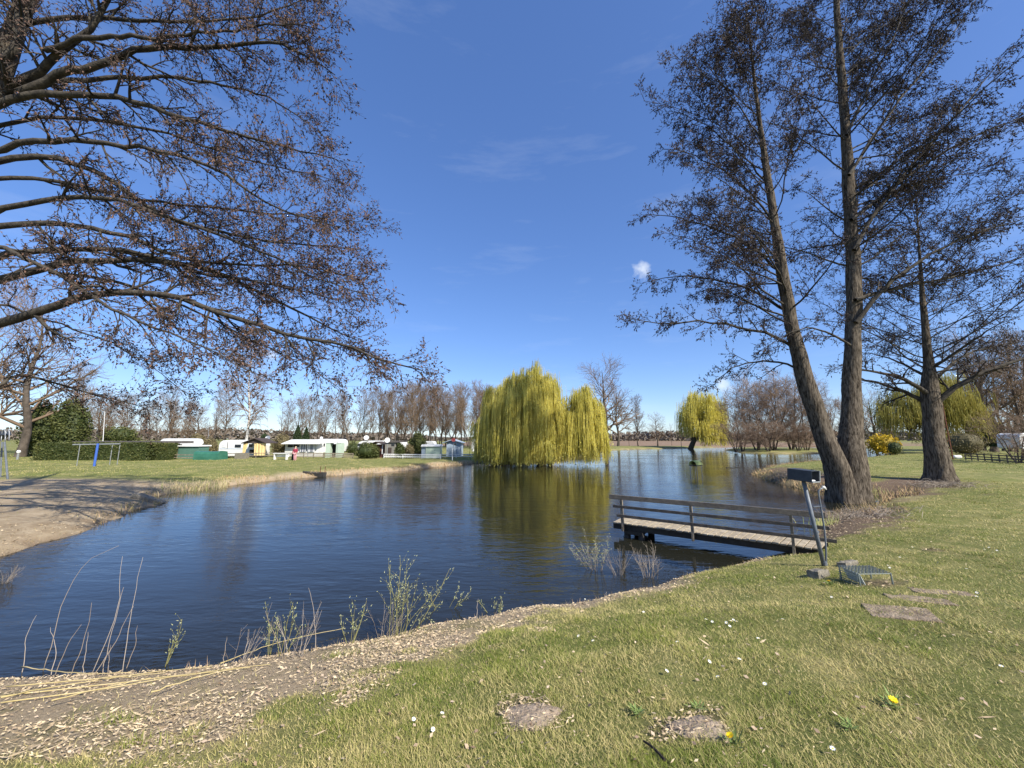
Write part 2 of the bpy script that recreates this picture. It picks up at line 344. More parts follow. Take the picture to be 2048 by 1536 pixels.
def gramp(src, lo, hi):
    r = gn.new('ShaderNodeMapRange'); r.inputs['From Min'].default_value = lo; r.inputs['From Max'].default_value = hi; gl.new(src, r.inputs['Value']); return r.outputs[0]
def gmix(f, a, b):
    x = gn.new('ShaderNodeMix'); x.data_type = 'RGBA'; gl.new(f, x.inputs[0])
    for i, q in ((6, a), (7, b)):
        if isinstance(q, tuple): x.inputs[i].default_value = (*q, 1)
        else: gl.new(q, x.inputs[i])
    return x.outputs[2]
fine, mid, big = gnoise(30, 10, .8), gnoise(3.2), gnoise(.28)
lawn = gmix(gramp(fine, .3, .7), (.075, .105, .02), (.20, .20, .065))
lawn = gmix(gramp(mid, .42, .72), lawn, gmix(gramp(fine, .3, .7), (.20, .18, .06), (.42, .35, .16)))
lawn = gmix(gramp(big, .42, .62), lawn, gmix(gramp(fine, .3, .7), (.10, .13, .026), (.22, .22, .07)))
lawn = gmix(gramp(gnoise(.9, 8, .7), .5, .72), lawn, gmix(gramp(fine, .3, .7), (.27, .235, .085), (.46, .385, .18)))
drys = gmix(gramp(fine, .28, .72), (.20, .145, .09), (.58, .46, .295))
drys = gmix(gramp(mid, .45, .75), drys, (.42, .315, .20))
drys = gmix(gramp(gnoise(1.1, 6, .7), .52, .7), drys, gmix(gramp(fine, .3, .7), (.11, .12, .04), (.28, .23, .11)))
sands = gmix(gramp(mid, .35, .65), (.46, .37, .25), (.29, .215, .13)); sands = gmix(gramp(gnoise(1.4, 8, .75), .48, .64), sands, gmix(gramp(fine, .3, .7), (.15, .105, .06), (.40, .31, .20))); sands = gmix(gramp(fine, .45, .8), sands, (.22, .165, .10))
lits = gmix(gramp(fine, .3, .7), (.06, .042, .028), (.24, .17, .115))
fields = gmix(gramp(mid, .3, .7), (.19, .125, .08), (.27, .19, .125))
c = gmix(gsep.outputs[0], lawn, drys); c = gmix(gsep.outputs[1], c, sands); c = gmix(gsep.outputs[2], c, lits); c = gmix(gat.outputs['Alpha'], c, fields)
gl.new(c, gp.inputs['Base Color'])
gb = gn.new('ShaderNodeBump'); gb.inputs['Strength'].default_value = .9; gb.inputs['Distance'].default_value = .04; gl.new(fine, gb.inputs['Height']); gl.new(gb.outputs[0], gp.inputs['Normal'])
terr.data.materials.clear(); terr.data.materials.append(gm)

# the pond
wm_ = bpy.data.materials.new('pond_water'); wm_.use_nodes = True; n, l = wm_.node_tree.nodes, wm_.node_tree.links
p = n['Principled BSDF']; p.inputs['Base Color'].default_value = (.016, .016, .011, 1); p.inputs['Roughness'].default_value = .03; p.inputs['IOR'].default_value = 1.333
gp_ = n.new('ShaderNodeNewGeometry')
hs = []
for sc_, st, rz, amp in ((1.0, (.9, 2.6, 1), .25, 1.0), (1.0, (3.2, 8.5, 1), -.15, .42), (1.0, (.25, .6, 1), .5, 1.2)):
    mpg = n.new('ShaderNodeMapping'); mpg.inputs['Scale'].default_value = st; mpg.inputs['Rotation'].default_value = (0, 0, rz); l.new(gp_.outputs['Position'], mpg.inputs['Vector'])
    t = n.new('ShaderNodeTexNoise'); t.inputs['Scale'].default_value = sc_; t.inputs['Detail'].default_value = 3; t.inputs['Distortion'].default_value = .4; l.new(mpg.outputs[0], t.inputs['Vector'])
    mu = n.new('ShaderNodeMath'); mu.operation = 'MULTIPLY'; mu.inputs[1].default_value = amp; l.new(t.outputs[0], mu.inputs[0]); hs.append(mu.outputs[0])
a1 = n.new('ShaderNodeMath'); l.new(hs[0], a1.inputs[0]); l.new(hs[1], a1.inputs[1]); a2 = n.new('ShaderNodeMath'); l.new(a1.outputs[0], a2.inputs[0]); l.new(hs[2], a2.inputs[1])
pt_ = n.new('ShaderNodeTexNoise'); pt_.inputs['Scale'].default_value = .16; pt_.inputs['Detail'].default_value = 3; l.new(gp_.outputs['Position'], pt_.inputs['Vector'])
pr_ = n.new('ShaderNodeMapRange'); pr_.inputs['From Min'].default_value = .36; pr_.inputs['From Max'].default_value = .64; pr_.inputs['To Min'].default_value = .35; pr_.inputs['To Max'].default_value = 1.0; l.new(pt_.outputs[0], pr_.inputs['Value'])
b = n.new('ShaderNodeBump'); b.inputs['Distance'].default_value = .022; l.new(pr_.outputs[0], b.inputs['Strength']); l.new(a2.outputs[0], b.inputs['Height']); l.new(b.outputs[0], p.inputs['Normal'])
mb = MB(); x0, x1, y0, y1 = pond[:, 0].min() - 3, pond[:, 0].max() + 3, pond[:, 1].min() - 1, pond[:, 1].max() + 4
mb.add([[x0, y0, 0], [x1, y0, 0], [x1, y1, 0], [x0, y1, 0]], [[0, 1, 2, 3]])
w_ = mb.build('water', wm_); w_['kind'] = 'structure'; w_['label'] = 'dark rippled pond water reflecting the sky'

# ------------------------------------------------------------------ growing trees
def grow(r, P, R, n, t0, t1, ang, L, K=4, up=0., jit=.12, rr=.6, rmin=.003, tip=.3, flat=1., bias=None, lenf=None, tpow=1., arch=0.):
    """children of the branches P: n per branch, leaving at angle ang; returns points, radii, parent index"""
    N, Kp = P.shape[:2]
    cnt = np.broadcast_to(np.asarray(n), (N,)); idx = np.repeat(np.arange(N), cnt); m = len(idx)
    k = np.concatenate([np.arange(c) for c in cnt]) if m else np.zeros(0); t = t0 + (t1 - t0) * ((k + r.uniform(0, 1, m)) / np.maximum(np.repeat(cnt, cnt), 1)) ** tpow
    f = t * (Kp - 1); i = np.clip(f.astype(int), 0, Kp - 2); w = (f - i)[:, None]
    A, B = P[idx, i], P[idx, i + 1]; pos = A * (1 - w) + B * w; T = norm(B - A)
    rad = R[idx, i] * (1 - w[:, 0]) + R[idx, i + 1] * w[:, 0]
    q = r.normal(size=(m, 3)); q[:, 2] *= flat
    if bias is not None: q = q + np.asarray(bias)
    q = norm(q - (q * T).sum(1, keepdims=True) * T)
    a = np.radians(r.uniform(*ang, m) if isinstance(ang, tuple) else ang(t, r))[:, None]
    d = norm(np.cos(a) * T + np.sin(a) * q)
    ln = (L if np.isscalar(L) else np.asarray(L)[idx]) * r.uniform(.65, 1.25, m) * (lenf(t) if lenf else 1 - .5 * t)
    out = np.empty((m, K, 3)); out[:, 0] = pos
    for s in range(1, K):
        d = norm(d + np.array([0, 0, up + arch * (1.2 - 2.6 * s / K)]) / K + r.normal(size=(m, 3)) * jit)
        out[:, s] = out[:, s - 1] + d * (ln / (K - 1))[:, None]
    r0 = np.maximum(np.minimum(rad * rr, rad * .85), rmin); Rr = r0[:, None] * np.linspace(1, tip, K)[None]
    return out, np.maximum(Rr, rmin * .6), idx
def resample(pts, K, jit=0, r=None):
    pts = np.asarray(pts, float)
    for _ in range(2):                                    # soften the corners
        q = [pts[0]]
        for a, b in zip(pts[:-1], pts[1:]): q += [a * .75 + b * .25, a * .25 + b * .75]
        pts = np.array(q + [pts[-1]])
    s = np.concatenate([[0], np.cumsum(np.linalg.norm(np.diff(pts, axis=0), axis=1))]); t = np.linspace(0, s[-1], K)
    o = np.stack([np.interp(t, s, pts[:, i]) for i in range(3)], 1)
    if jit: o[1:-1] += r.normal(size=(K - 2, 3)) * jit
    return o
def big_tree(name, label, base, trunks, limbs, seed, L1=1.7, n1=14, n2=6, n3=5, droop=-.15, twr=.0045, pod=(.035, .013), group=None, pods_n=2, t0=.16, tpow=1., cat='catkin'):
    """trunks: list of (P, R); limbs: (P, R) arrays; each limb carries its own twigs and catkins"""
    r = rng_(seed); th = thing(name, label, 'tree', base, group)
    for P, R in trunks:
        K, S = 130, 40; f = np.linspace(0, 1, len(P)); g = np.linspace(0, 1, K) ** 1.25; PP = np.stack([np.interp(g, f, P[:, i]) for i in range(3)], 1); RR = np.interp(g, f, R); a = np.arange(S) * 2 * math.pi / S
        m = MB().tubes(PP, RR, S); V = m.V[0].reshape(K, S, 3); zz = PP[:, 2:3]; A = np.broadcast_to(a[None], (K, S)); Z = np.broadcast_to(zz, (K, S))
        rid = np.abs(np.sin(A * 8 + 1.3 * np.sin(Z * 2.1 + 2 * np.sin(A * 2)) + .7 * np.sin(Z * 5.3 + A * 3))) - .5 + .5 * np.abs(np.sin(A * 13 + 1.7 * np.sin(Z * 3.7 + A)))
        flare = .16 * np.exp(-np.maximum(Z - Z.min() - .2, 0) / .5) * np.sin(A * 5 + .8); lump = .05 * np.sin(A * 2 + Z * 1.1) + .05 * np.sin(A + Z * 2.3)
        k_ = 1 + flare + lump + rid * np.minimum(.028, .014 / np.maximum(RR, .05))[:, None] * 3.2
        m.V[0] = (PP[:, None] + (V - PP[:, None]) * k_[:, :, None]).reshape(-1, 3); m.build('trunk', M['bark'], th, True)
    LP, LR = limbs
    ll = np.linalg.norm(np.diff(LP, axis=1), axis=2).sum(1); n1 = np.maximum(np.ceil(n1 * ll).astype(int), 3); L1a = L1 * np.clip(ll / 4.5, .35, 1.)
    P1, R1, i1 = grow(r, LP, LR, n1, t0, 1., (28, 62), L1a, 5, droop, .13, .55, twr * 2.2, .35, .6, lenf=lambda t: 1.1 - .55 * t, tpow=tpow)
    P2, R2, i2 = grow(r, P1, R1, n2, .15, 1., (25, 60), L1 * .48, 4, droop * .5, .16, .6, twr * 1.4, .5, .8, lenf=lambda t: 1.1 - .5 * t)
    P3, R3, i3 = grow(r, P2, R2, n3, .15, 1., (25, 65), L1 * .2, 2, -.1, .2, .7, twr, .7, lenf=lambda t: 1. + 0 * t)
    root1 = i1; root2 = root1[i2]; root3 = root2[i3]
    pc = np.repeat(P3[:, -1], pods_n, 0); ax = np.repeat(P3[:, -1] - P3[:, -2], pods_n, 0)
    pc = pc + r.normal(size=pc.shape) * .016 - ax * r.uniform(0, .9, (len(ax), 1)); ax = norm(ax) + r.normal(size=ax.shape) * .5 + np.array([0, 0, -.7]); rp = np.repeat(root3, pods_n)
    for k in range(len(LP)):
        lb = MB().tubes(LP[k], LR[k], 8).tubes(P1[root1 == k], R1[root1 == k], 4).build('limb', M['limb'], th, True)
        tw = MB().tubes(P2[root2 == k], R2[root2 == k], 3, tint=r.uniform(0, 1, (root2 == k).sum())).tubes(P3[root3 == k], R3[root3 == k], 3, tint=r.uniform(0, 1, (root3 == k).sum()))
        tw.build('twigs', M['twig'], lb, True, kind='stuff')
        m = rp == k; nn = m.sum()
        MB().pods(pc[m], ax[m], pod[0] * r.uniform(.6, 1.5, nn), pod[1] * r.uniform(.7, 1.3, nn), tint=r.uniform(0, 1, nn) ** 1.5).build('catkins', M[cat], lb, kind='stuff')
    return th

# --- left alder: the trunk stands on the sand just outside the frame, its long limbs arch in over the water
r = rng_(5)
TRX, TRY = -17.2, 10.6; TZ = ground_z(TRX, TRY)
LT = np.array([(TRX, TRY, TZ - .2), (TRX + .1, TRY, TZ + 3), (TRX + .3, TRY - .1, TZ + 7), (TRX + .9, TRY - .2, TZ + 11), (TRX + 1.6, TRY - .2, TZ + 15), (TRX + 2.0, TRY, TZ + 19), (TRX + 2.2, TRY, TZ + 22)])
LT = resample(LT, 18, .03, r); LTR = np.interp(np.linspace(0, 1, 18), [0, .06, .4, .75, 1], [.62, .46, .34, .2, .05])
traced = [
    ([(0, 773), (25, 748), (55, 750), (126, 769), (189, 790), (252, 802), (302, 823)], 10.5, 12.5, .075),
    ([(0, 645), (84, 622), (168, 596), (260, 582), (319, 586), (378, 601), (441, 626), (504, 647), (588, 672), (672, 689), (735, 710), (798, 731), (842, 740)], 10.2, 9.4, .15),
    ([(0, 561), (63, 542), (126, 523), (210, 519), (315, 521), (399, 533), (462, 554), (525, 588), (588, 617), (651, 655), (714, 680)], 10.6, 11.5, .14),
    ([(0, 512), (84, 500), (168, 496), (260, 502), (336, 521), (400, 548), (480, 560), (580, 575), (680, 600)], 10.9, 12.6, .12),
    ([(0, 451), (84, 445), (168, 451), (235, 466), (294, 489), (357, 514), (420, 530), (500, 528), (620, 530), (720, 560)], 10.4, 10.8, .11),
    ([(0, 483), (50, 521), (105, 542), (168, 584), (252, 634), (328, 664), (420, 700), (500, 742)], 10.0, 8.6, .085),
    ([(0, 298), (63, 281), (147, 277), (252, 290), (357, 311), (412, 328), (462, 357), (504, 390), (570, 425), (680, 455)], 10.3, 9.6, .11),
    ([(0, 319), (63, 311), (126, 319), (189, 340), (244, 374), (294, 414), (357, 445), (470, 470), (600, 490), (730, 500)], 10.8, 11.8, .12),
    ([(0, 349), (84, 357), (168, 374), (218, 391), (294, 399), (378, 410), (480, 420), (600, 430), (740, 445)], 10.9, 13, .085),
    ([(0, 420), (63, 403), (168, 395), (231, 397), (294, 420), (400, 455), (520, 500), (640, 560), (740, 590)], 10.5, 10, .1),
    ([(0, 214), (25, 197), (84, 191), (168, 189), (231, 195), (294, 212), (357, 235), (420, 252), (504, 277), (588, 298), (670, 318)], 10.2, 10.2, .14),
    ([(0, 197), (63, 147), (126, 105), (180, 60), (215, 0), (260, -70), (330, -130)], 10.3, 9.6, .19),
    ([(42, 185), (126, 147), (189, 134), (252, 109), (294, 95), (420, 95), (504, 88), (554, 82), (609, 113), (670, 150)], 10.2, 9.4, .13),
    ([(0, 130), (34, 97), (42, 42), (29, 0), (15, -80), (5, -170)], 10.1, 9.8, .2),
    ([(20, 60), (130, 30), (250, 40), (360, 45), (483, 40), (546, 21), (640, -10)], 10.4, 10.8, .11),
    ([(30, 0), (150, -40), (280, -60), (400, -55), (520, -40), (610, -20)], 10.6, 11.4, .1),
    ([(0, 250), (90, 232), (200, 240), (320, 262), (430, 300), (530, 330), (640, 350), (700, 372)], 11.4, 13.2, .09),
    ([(60, 160), (180, 160), (310, 150), (430, 165), (530, 190), (610, 240), (650, 275)], 11.2, 13.0, .09),
    ([(0, 600), (90, 640), (170, 665), (240, 690), (310, 740), (380, 790)], 10.9, 12.8, .05),
    ([(100, 545), (220, 560), (340, 600), (430, 640), (520, 690), (600, 720), (670, 770)], 11.0, 11.8, .055),
    ([(90, 100), (200, 70), (330, 78), (450, 60), (560, 45), (650, 60)], 9.9, 9.0, .08),
]
LP, LR = [], []
for k, (px, d0, d1, rad) in enumerate(traced):
    W = [at(x, y, d0 + (d1 - d0) * i / (len(px) - 1)) for i, (x, y) in enumerate(px)]
    W = [at(px[0][0] - 130, px[0][1] + 42, d0 + .1)] + W if px[0][0] < 25 else W
    if px[0][0] < 25:
        zt = W[0][2] - .9; f = np.interp(zt, LT[:, 2], np.arange(18)); j = int(np.clip(f, 0, 16)); W = [LT[j] * (1 - f + j) + LT[j + 1] * (f - j)] + W
    LP.append(resample(W, 26, .025, r)); LR.append(rad * .82 * (np.linspace(1.2, .12, 26)))
big_tree('alder_tree', 'alder reaching in from the left edge with long arching limbs full of catkins', (TRX, TRY, TZ), [(LT, LTR)], (np.array(LP), np.array(LR)), 11,
         L1=1.35, n1=2.3, n2=7, n3=5, droop=-.10, twr=.0035, pod=(.062, .021), pods_n=2, t0=.22, tpow=.6, cat='catkin_brown')

# --- right: two fused alder trunks by the jetty
gb_ = G(1690, 1004); DP = gb_[1]
def trunk_px(pts, D, rad, K=22, dd=0., sc=1.):
    W = [at(x, y, D + dd * i / len(pts)) for i, (x, y) in enumerate(pts)]; W[0][2] -= .25
    return resample(W, K), rad
rr_ = np.linspace(0, 1, 24)
tA, _ = trunk_px([(1686, 1010), (1680, 955), (1659, 900), (1622, 800), (1591, 690), (1568, 570), (1549, 440), (1531, 330), (1519, 240), (1507, 150), (1497, 40)], DP, 0, 24, -.8)
tB, _ = trunk_px([(1702, 1010), (1702, 950), (1703, 850), (1703, 740), (1708, 640), (1709, 560), (1700, 430), (1695, 320), (1689, 230), (1680, 110), (1672, 0), (1664, -160), (1660, -300)], DP + .15, 0, 24, .8)
rA = np.interp(rr_, [0, .05, .15, .35, .7, 1], [.66, .52, .38, .28, .13, .02]); rB = np.interp(rr_, [0, .05, .12, .4, .75, 1], [.78, .60, .36, .26, .12, .02])
r = rng_(21)
def limbset(r, T, R, n, t0, t1, L, bias, angf, up, rr=.36, K=14, lenf=None):
    return grow(r, T[None], R[None], n, t0, t1, angf, L, K, up, .07, rr, .02, .16, .35, bias, lenf, arch=.75)[:2]
def crown_len(t): return np.interp(t, [.3, .42, .55, .75, .9, 1.], [.75, 1., 1., .78, .5, .25])
angd = lambda t, r: np.interp(t, [.25, .5, .8, 1], [82, 68, 48, 30]) + r.uniform(-12, 12, len(t))
la = [limbset(r, tA, rA, 46, .34, .99, 7.0, (-1.0, 0, 0), angd, .16, rr=.19, lenf=crown_len)]
lb = [limbset(r, tB, rB, 56, .28, .99, 9.5, (.9, 0, .1), lambda t, r: np.interp(t, [.25, .5, .8, 1], [72, 58, 48, 30]) + r.uniform(-12, 12, len(t)), .22, rr=.19, lenf=lambda t: np.interp(t, [.3, .4, .6, .85, 1.], [.55, 1., 1., .75, .3])),
      limbset(r, tB, rB, 20, .30, .95, 5.0, (-1.2, 0, .0), angd, .12, rr=.19, lenf=crown_len)]
tl_p, tl_r = [], []
for px, d1, rad in (([(1597, 705), (1545, 668), (1470, 650), (1390, 640), (1320, 650), (1262, 636)], -1.5, .085), ([(1580, 625), (1520, 585), (1440, 560), (1360, 548), (1285, 566)], 1.0, .08), ([(1565, 545), (1500, 490), (1420, 452), (1350, 432), (1292, 428)], -1.0, .07), ([(1606, 742), (1560, 722), (1500, 722), (1450, 742), (1420, 775)], .8, .06), ([(1552, 450), (1500, 380), (1430, 330), (1360, 300), (1325, 298)], .6, .06),
                    ([(1540, 375), (1480, 300), (1410, 250), (1345, 215)], -1, .05), ([(1525, 280), (1470, 200), (1420, 140), (1390, 105)], .7, .045),
                    ([(1712, 645), (1760, 580), (1840, 520), (1930, 470), (2040, 440)], -1.6, .12), ([(1710, 600), (1790, 575), (1890, 560), (2000, 530), (2080, 500)], 1.5, .10), ([(1708, 500), (1760, 410), (1840, 310), (1930, 210), (2010, 110)], -1, .11), ([(1702, 440), (1790, 370), (1890, 300), (2000, 250), (2080, 220)], 1.2, .1), ([(1698, 350), (1760, 250), (1840, 150), (1920, 50), (1970, -30)], .5, .09), ([(1693, 270), (1740, 170), (1790, 70), (1830, -30)], -1, .08), ([(1700, 690), (1650, 660), (1600, 655), (1540, 690)], -1, .06)):
    tl_p.append(resample([at(x, y, DP + d1 * i / (len(px) - 1)) for i, (x, y) in enumerate(px)], 14, .03, r)); tl_r.append(rad * np.linspace(1, .16, 14))
lb.append((np.array(tl_p), np.array(tl_r)))
pair = big_tree('alder_tree', 'tall alder with two fused trunks at the bank beside the wooden jetty', gb_, [(tA, rA), (tB, rB)],
         (np.concatenate([q[0] for q in la + lb]), np.concatenate([q[1] for q in la + lb])), 23, L1=1.35, n1=2.3, n2=5, n3=5, droop=-.06, twr=.0065, pod=(.08, .026), pods_n=2)
# --- third alder further along the lawn
g3 = G(1880, 962); D3 = g3[1]
tC, _ = trunk_px([(1880, 966), (1874, 930), (1866, 850), (1862, 800), (1856, 710), (1846, 610), (1840, 520), (1836, 460), (1834, 425), (1832, 400)], D3, 0, 24)
rC = np.interp(rr_, [0, .05, .2, .33, .4, .7, 1], [.80, .54, .41, .36, .22, .09, .015])
r = rng_(33)
lc, lcr = [], []
for px, d1, rad in (([(1862, 815), (1890, 790), (1930, 762), (1980, 738), (2048, 715), (2120, 700)], -2, .17), ([(1860, 815), (1835, 795), (1790, 775), (1740, 762), (1690, 752)], 1.5, .13), ([(1858, 790), (1830, 768), (1780, 748), (1725, 741), (1680, 730)], -1.5, .13),
                    ([(1862, 765), (1895, 735), (1930, 708), (1965, 698), (2048, 682)], 2, .1), ([(1856, 755), (1820, 735), (1770, 712), (1720, 705)], 2, .08), ([(1860, 740), (1885, 722), (1920, 700), (1960, 670), (2010, 640)], -2.5, .09)):
    lc.append(resample([at(x, y, D3 + d1 * i / (len(px) - 1)) for i, (x, y) in enumerate(px)], 14, .02, r)); lcr.append(rad * np.linspace(1, .2, 14))
p_, r_ = limbset(r, tC, rC, 54, .36, .99, 7.2, (.2, 0, 0), angd, .15, rr=.19, lenf=crown_len)
big_tree('alder_tree', 'single alder with spreading low limbs standing on the lawn at right', g3, [(tC, rC)], (np.concatenate([np.array(lc), p_]), np.concatenate([np.array(lcr), r_])), 35,
         L1=1.5, n1=1.8, n2=5, n3=3, droop=-.05, twr=.007, pod=(.07, .026), pods_n=2)

# ------------------------------------------------------------------ background trees (a few kinds, each tree an object of its own)
def bare_kind(seed, H, tr, nl, L, ang, up, n2, n3, bark, twig, t0=.22, lean=0., stems=1, droop=0., tw=.016, lenf=None):
    r = rng_(seed); tk, tR = [], []
    for s in range(stems):
        a = s * 2.4; sp = .28 * (stems > 1)
        pts = np.array([(math.cos(a) * .12 * (stems > 1), math.sin(a) * .12 * (stems > 1), -.3)] + [(lean * H * f ** 1.3 + math.cos(a) * sp * H * f ** .8 + r.normal() * .012 * H, math.sin(a) * sp * H * f ** .8 + r.normal() * .012 * H, H * f * (1 - .12 * r.random() * (stems > 1))) for f in (.2, .4, .6, .8, 1.)])
        tk.append(resample(pts, 12)); tR.append(tr * np.interp(np.linspace(0, 1, 12), [0, .06, .5, 1], [1.35, 1., .62, .09]))
    tk, tR = np.array(tk), np.array(tR)
    P1, R1, _ = grow(r, tk, tR, nl, t0, .98, ang, L, 6, up, .1, .5, tw * 1.3, .3, lenf=lenf)
    P2, R2, _ = grow(r, P1, R1, n2, .15, 1., (22, 55), L * .45, 4, up * .6 + droop, .13, .6, tw, .5)
    P3, R3, _ = grow(r, P2, R2, n3, .1, 1., (20, 55), L * .22, 2 if droop == 0 else 3, droop, .15, .7, tw * .8, .6)
    me_t = MB().tubes(tk, tR, 7).mesh('trunk', M[bark], True)
    me_c = MB().tubes(P1, R1, 4).tubes(P2, R2, 3).tubes(P3, R3, 3).mesh('crown', M[twig], True)
    return me_t, me_c, H
KIND = dict(
    poplar=[bare_kind(100 + k, 13, .15, 30, 4.2, (24, 44), .55, 9, 6, 'farbark', 'fartwig', .18, .02 * (k - 1)) for k in range(3)],
    forked=[bare_kind(120 + k, 12.5, .13, 16, 4.6, (24, 44), .6, 9, 6, 'farbark', 'fartwig', .2, .01, 2) for k in range(2)],
    oak=[bare_kind(140 + k, 13, .34, 20, 7.0, (40, 72), .35, 8, 6, 'farbark', 'fartwig', .2, .05, lenf=lambda t: 1.15 - .7 * t) for k in range(2)],
    thin=[bare_kind(150 + k, 11, .10, 18, 2.4, (30, 55), .5, 5, 4, 'farbark', 'fartwig', .25) for k in range(2)],
    red=[bare_kind(160 + k, 9, .10, 13, 4.2, (35, 75), .25, 9, 6, 'farbark', 'redtwig', .12, .02, 5, tw=.015) for k in range(2)],
    birch=[bare_kind(180, 15, .17, 34, 4.4, (30, 58), .25, 9, 6, 'birch', 'birchtwig', .22, .0, 1, -.9, tw=.018, lenf=lambda t: np.interp(t, [.2, .4, .7, 1], [.6, 1., .8, .3]))],
)
_tr = rng_(909)
def plant_tree(kind, px, top, D, label, name='bare_tree', group=None, base=None, k=None, wide=1.):
    x, z = at(px, 880, D)[0], 0
    gz = ground_z(x, D) if base is None else base
    H = at(px, top, D)[2] - gz
    vs_ = KIND[kind]; me_t, me_c, h0 = vs_[int(_tr.integers(len(vs_))) if k is None else k % len(vs_)]
    th = thing(name, label, 'tree', (x, D, gz), group); s = H / h0
    th.scale = (s * wide, s * wide, s); th.rotation_euler = (0, 0, float(_tr.uniform(0, 6.28)) if k is None else .4 * px)
    for nm, me in (('trunk', me_t), ('crown', me_c)):
        o = bpy.data.objects.new(nm, me); C.objects.link(o); o.parent = th
    return th
row = [(448, 775, 88, 'poplar'), (560, 802, 96, 'thin'), (574, 808, 104, 'poplar'), (590, 796, 94, 'forked'), (603, 815, 108, 'thin'), (617, 801, 98, 'poplar'), (633, 806, 106, 'forked'), (650, 800, 95, 'poplar'), (668, 805, 100, 'thin'), (685, 798, 108, 'poplar'), (704, 790, 93, 'forked'),
       (728, 784, 92, 'forked'), (744, 806, 110, 'thin'), (758, 798, 98, 'poplar'), (774, 792, 104, 'poplar'), (790, 784, 95, 'poplar'), (806, 780, 101, 'forked'), (822, 776, 94, 'poplar'), (838, 774, 99, 'poplar'), (854, 780, 106, 'forked'),
       (870, 784, 95, 'poplar'), (884, 776, 101, 'poplar'), (898, 785, 108, 'forked'), (912, 790, 96, 'poplar'), (927, 798, 104, 'thin'), (942, 780, 93, 'forked'), (958, 776, 97, 'poplar'), (974, 782, 104, 'poplar'), (990, 790, 98, 'forked'), (1010, 796, 106, 'poplar')]
N = len(row); half = N // 2
CNT = lambda i, where: f'{ORD[i]} bare tree counting {where}'
for i, (px, top, D, kd) in enumerate(row):
    if i < half: lb_ = CNT(i, 'from the white birch rightwards in the row behind the caravans')
    else: lb_ = CNT(N - 1 - i, 'from the big willow leftwards in the row behind the caravans')
    plant_tree(kd, px, top, D, lb_, group='row of bare trees behind the caravans')
back = [(x, 792 + 9 * math.sin(x * .7) + 6 * math.sin(x * .23), 118 + 7 * math.sin(x * 1.3), ('poplar', 'forked')[int(x) % 2]) for x in range(772, 1012, 15)]
for i, (px, top, D, kd) in enumerate(back):
    plant_tree(kd, px, top, D, f'bare tree in the back of the row behind the caravans, ' + (f'{ORD[i]} from its left end' if i < len(back) // 2 else f'{ORD[len(back) - 1 - i]} from the big willow'), group='back row of bare trees behind the caravans')
plant_tree('birch', 491, 690, 66, 'white-trunked birch standing behind the white caravan', 'birch_tree', k=0, wide=1.05)
for i, (px, top, D, kd) in enumerate([(150, 745, 78, 'poplar'), (172, 792, 92, 'thin'), (184, 800, 104, 'forked'), (196, 800, 88, 'oak'), (212, 806, 108, 'poplar'), (228, 788, 84, 'forked'), (250, 800, 92, 'poplar'), (264, 808, 106, 'forked'), (278, 806, 100, 'thin'), (296, 812, 104, 'poplar'), (316, 806, 98, 'forked'), (338, 783, 80, 'poplar'), (356, 800, 88, 'forked'), (374, 812, 104, 'poplar'), (392, 822, 98, 'oak'), (410, 812, 106, 'forked'), (428, 800, 94, 'thin')]):
    plant_tree(kd, px, top, D, f'{ORD[i]} bare tree counting rightwards from the ivy-dark big tree, behind the long hedge', group='bare trees behind the long hedge')
plant_tree('oak', 45, 625, 52, 'big bare tree with thick trunk left of the long hedge', 'bare_tree', k=0, wide=.9)
plant_tree('oak', -40, 640, 60, 'bare tree at the left edge behind the metal post', 'bare_tree', k=1)
plant_tree('oak', 1214, 742, 112, 'large spreading bare tree just right of the big willow', k=1, wide=1.15)
plant_tree('oak', 1236, 775, 118, 'bare tree leaning beside the large spreading one right of the big willow', k=0, wide=.8)
for px, top, D, kd, lb_ in ((1276, 800, 125, 'poplar', 'upright bare tree alone on the far bank beyond the field edge'), (1258, 850, 128, 'thin', 'thin young tree between the spreading bare tree and upright one'), (1315, 836, 122, 'oak', 'small round bare tree on the far bank halfway to the far willow'), (1343, 850, 128, 'thin', 'slender bare sapling just left of the far willow'), (1362, 838, 118, 'thin', 'slender bare tree behind the left side of the far willow')):
    plant_tree(kd, px, top, D, lb_)
isl_c = []
for px, top, D, lb_, k in ((1484, 800, 82, 'leftmost reddish bushy tree on the island', 0), (1513, 780, 84, 'second reddish bushy tree from the left on the island', 1), (1545, 758, 83, 'tallest reddish multi-stemmed tree on the island', 2), (1582, 766, 85, 'reddish multi-stemmed tree right of the tallest on the island', 0), (1612, 785, 82, 'rightmost reddish bushy tree on the island left of the fused alder', 1), (1650, 800, 86, 'reddish bushy tree behind the leaning alder trunk', 2)):
    plant_tree('red', px, top, D, lb_, 'bushy_tree', 'bushy trees on the island', .35, k, .95)
for px, top, D, lb_, k in ((1470, 848, 79, 'low bare shrub at the left tip of the island', 0), (1535, 850, 78, 'low bare shrub at the front of the island', 1), (1595, 852, 79, 'low bare shrub on the island close to the alder', 2)):
    plant_tree('red', px, top, D, lb_, 'bare_shrub', 'low shrubs on the island', .3, k, 1.5)
for i, (px, top, D, kd) in enumerate([(1722, 800, 110, 'poplar'), (1738, 812, 116, 'thin'), (1752, 798, 105, 'oak'), (1772, 806, 112, 'poplar'), (1790, 812, 105, 'forked')]):
    plant_tree(kd, px, top, D, f'{ORD[i]} bare tree rightwards from the fused alder, behind the footbridge', group='bare trees behind the footbridge')
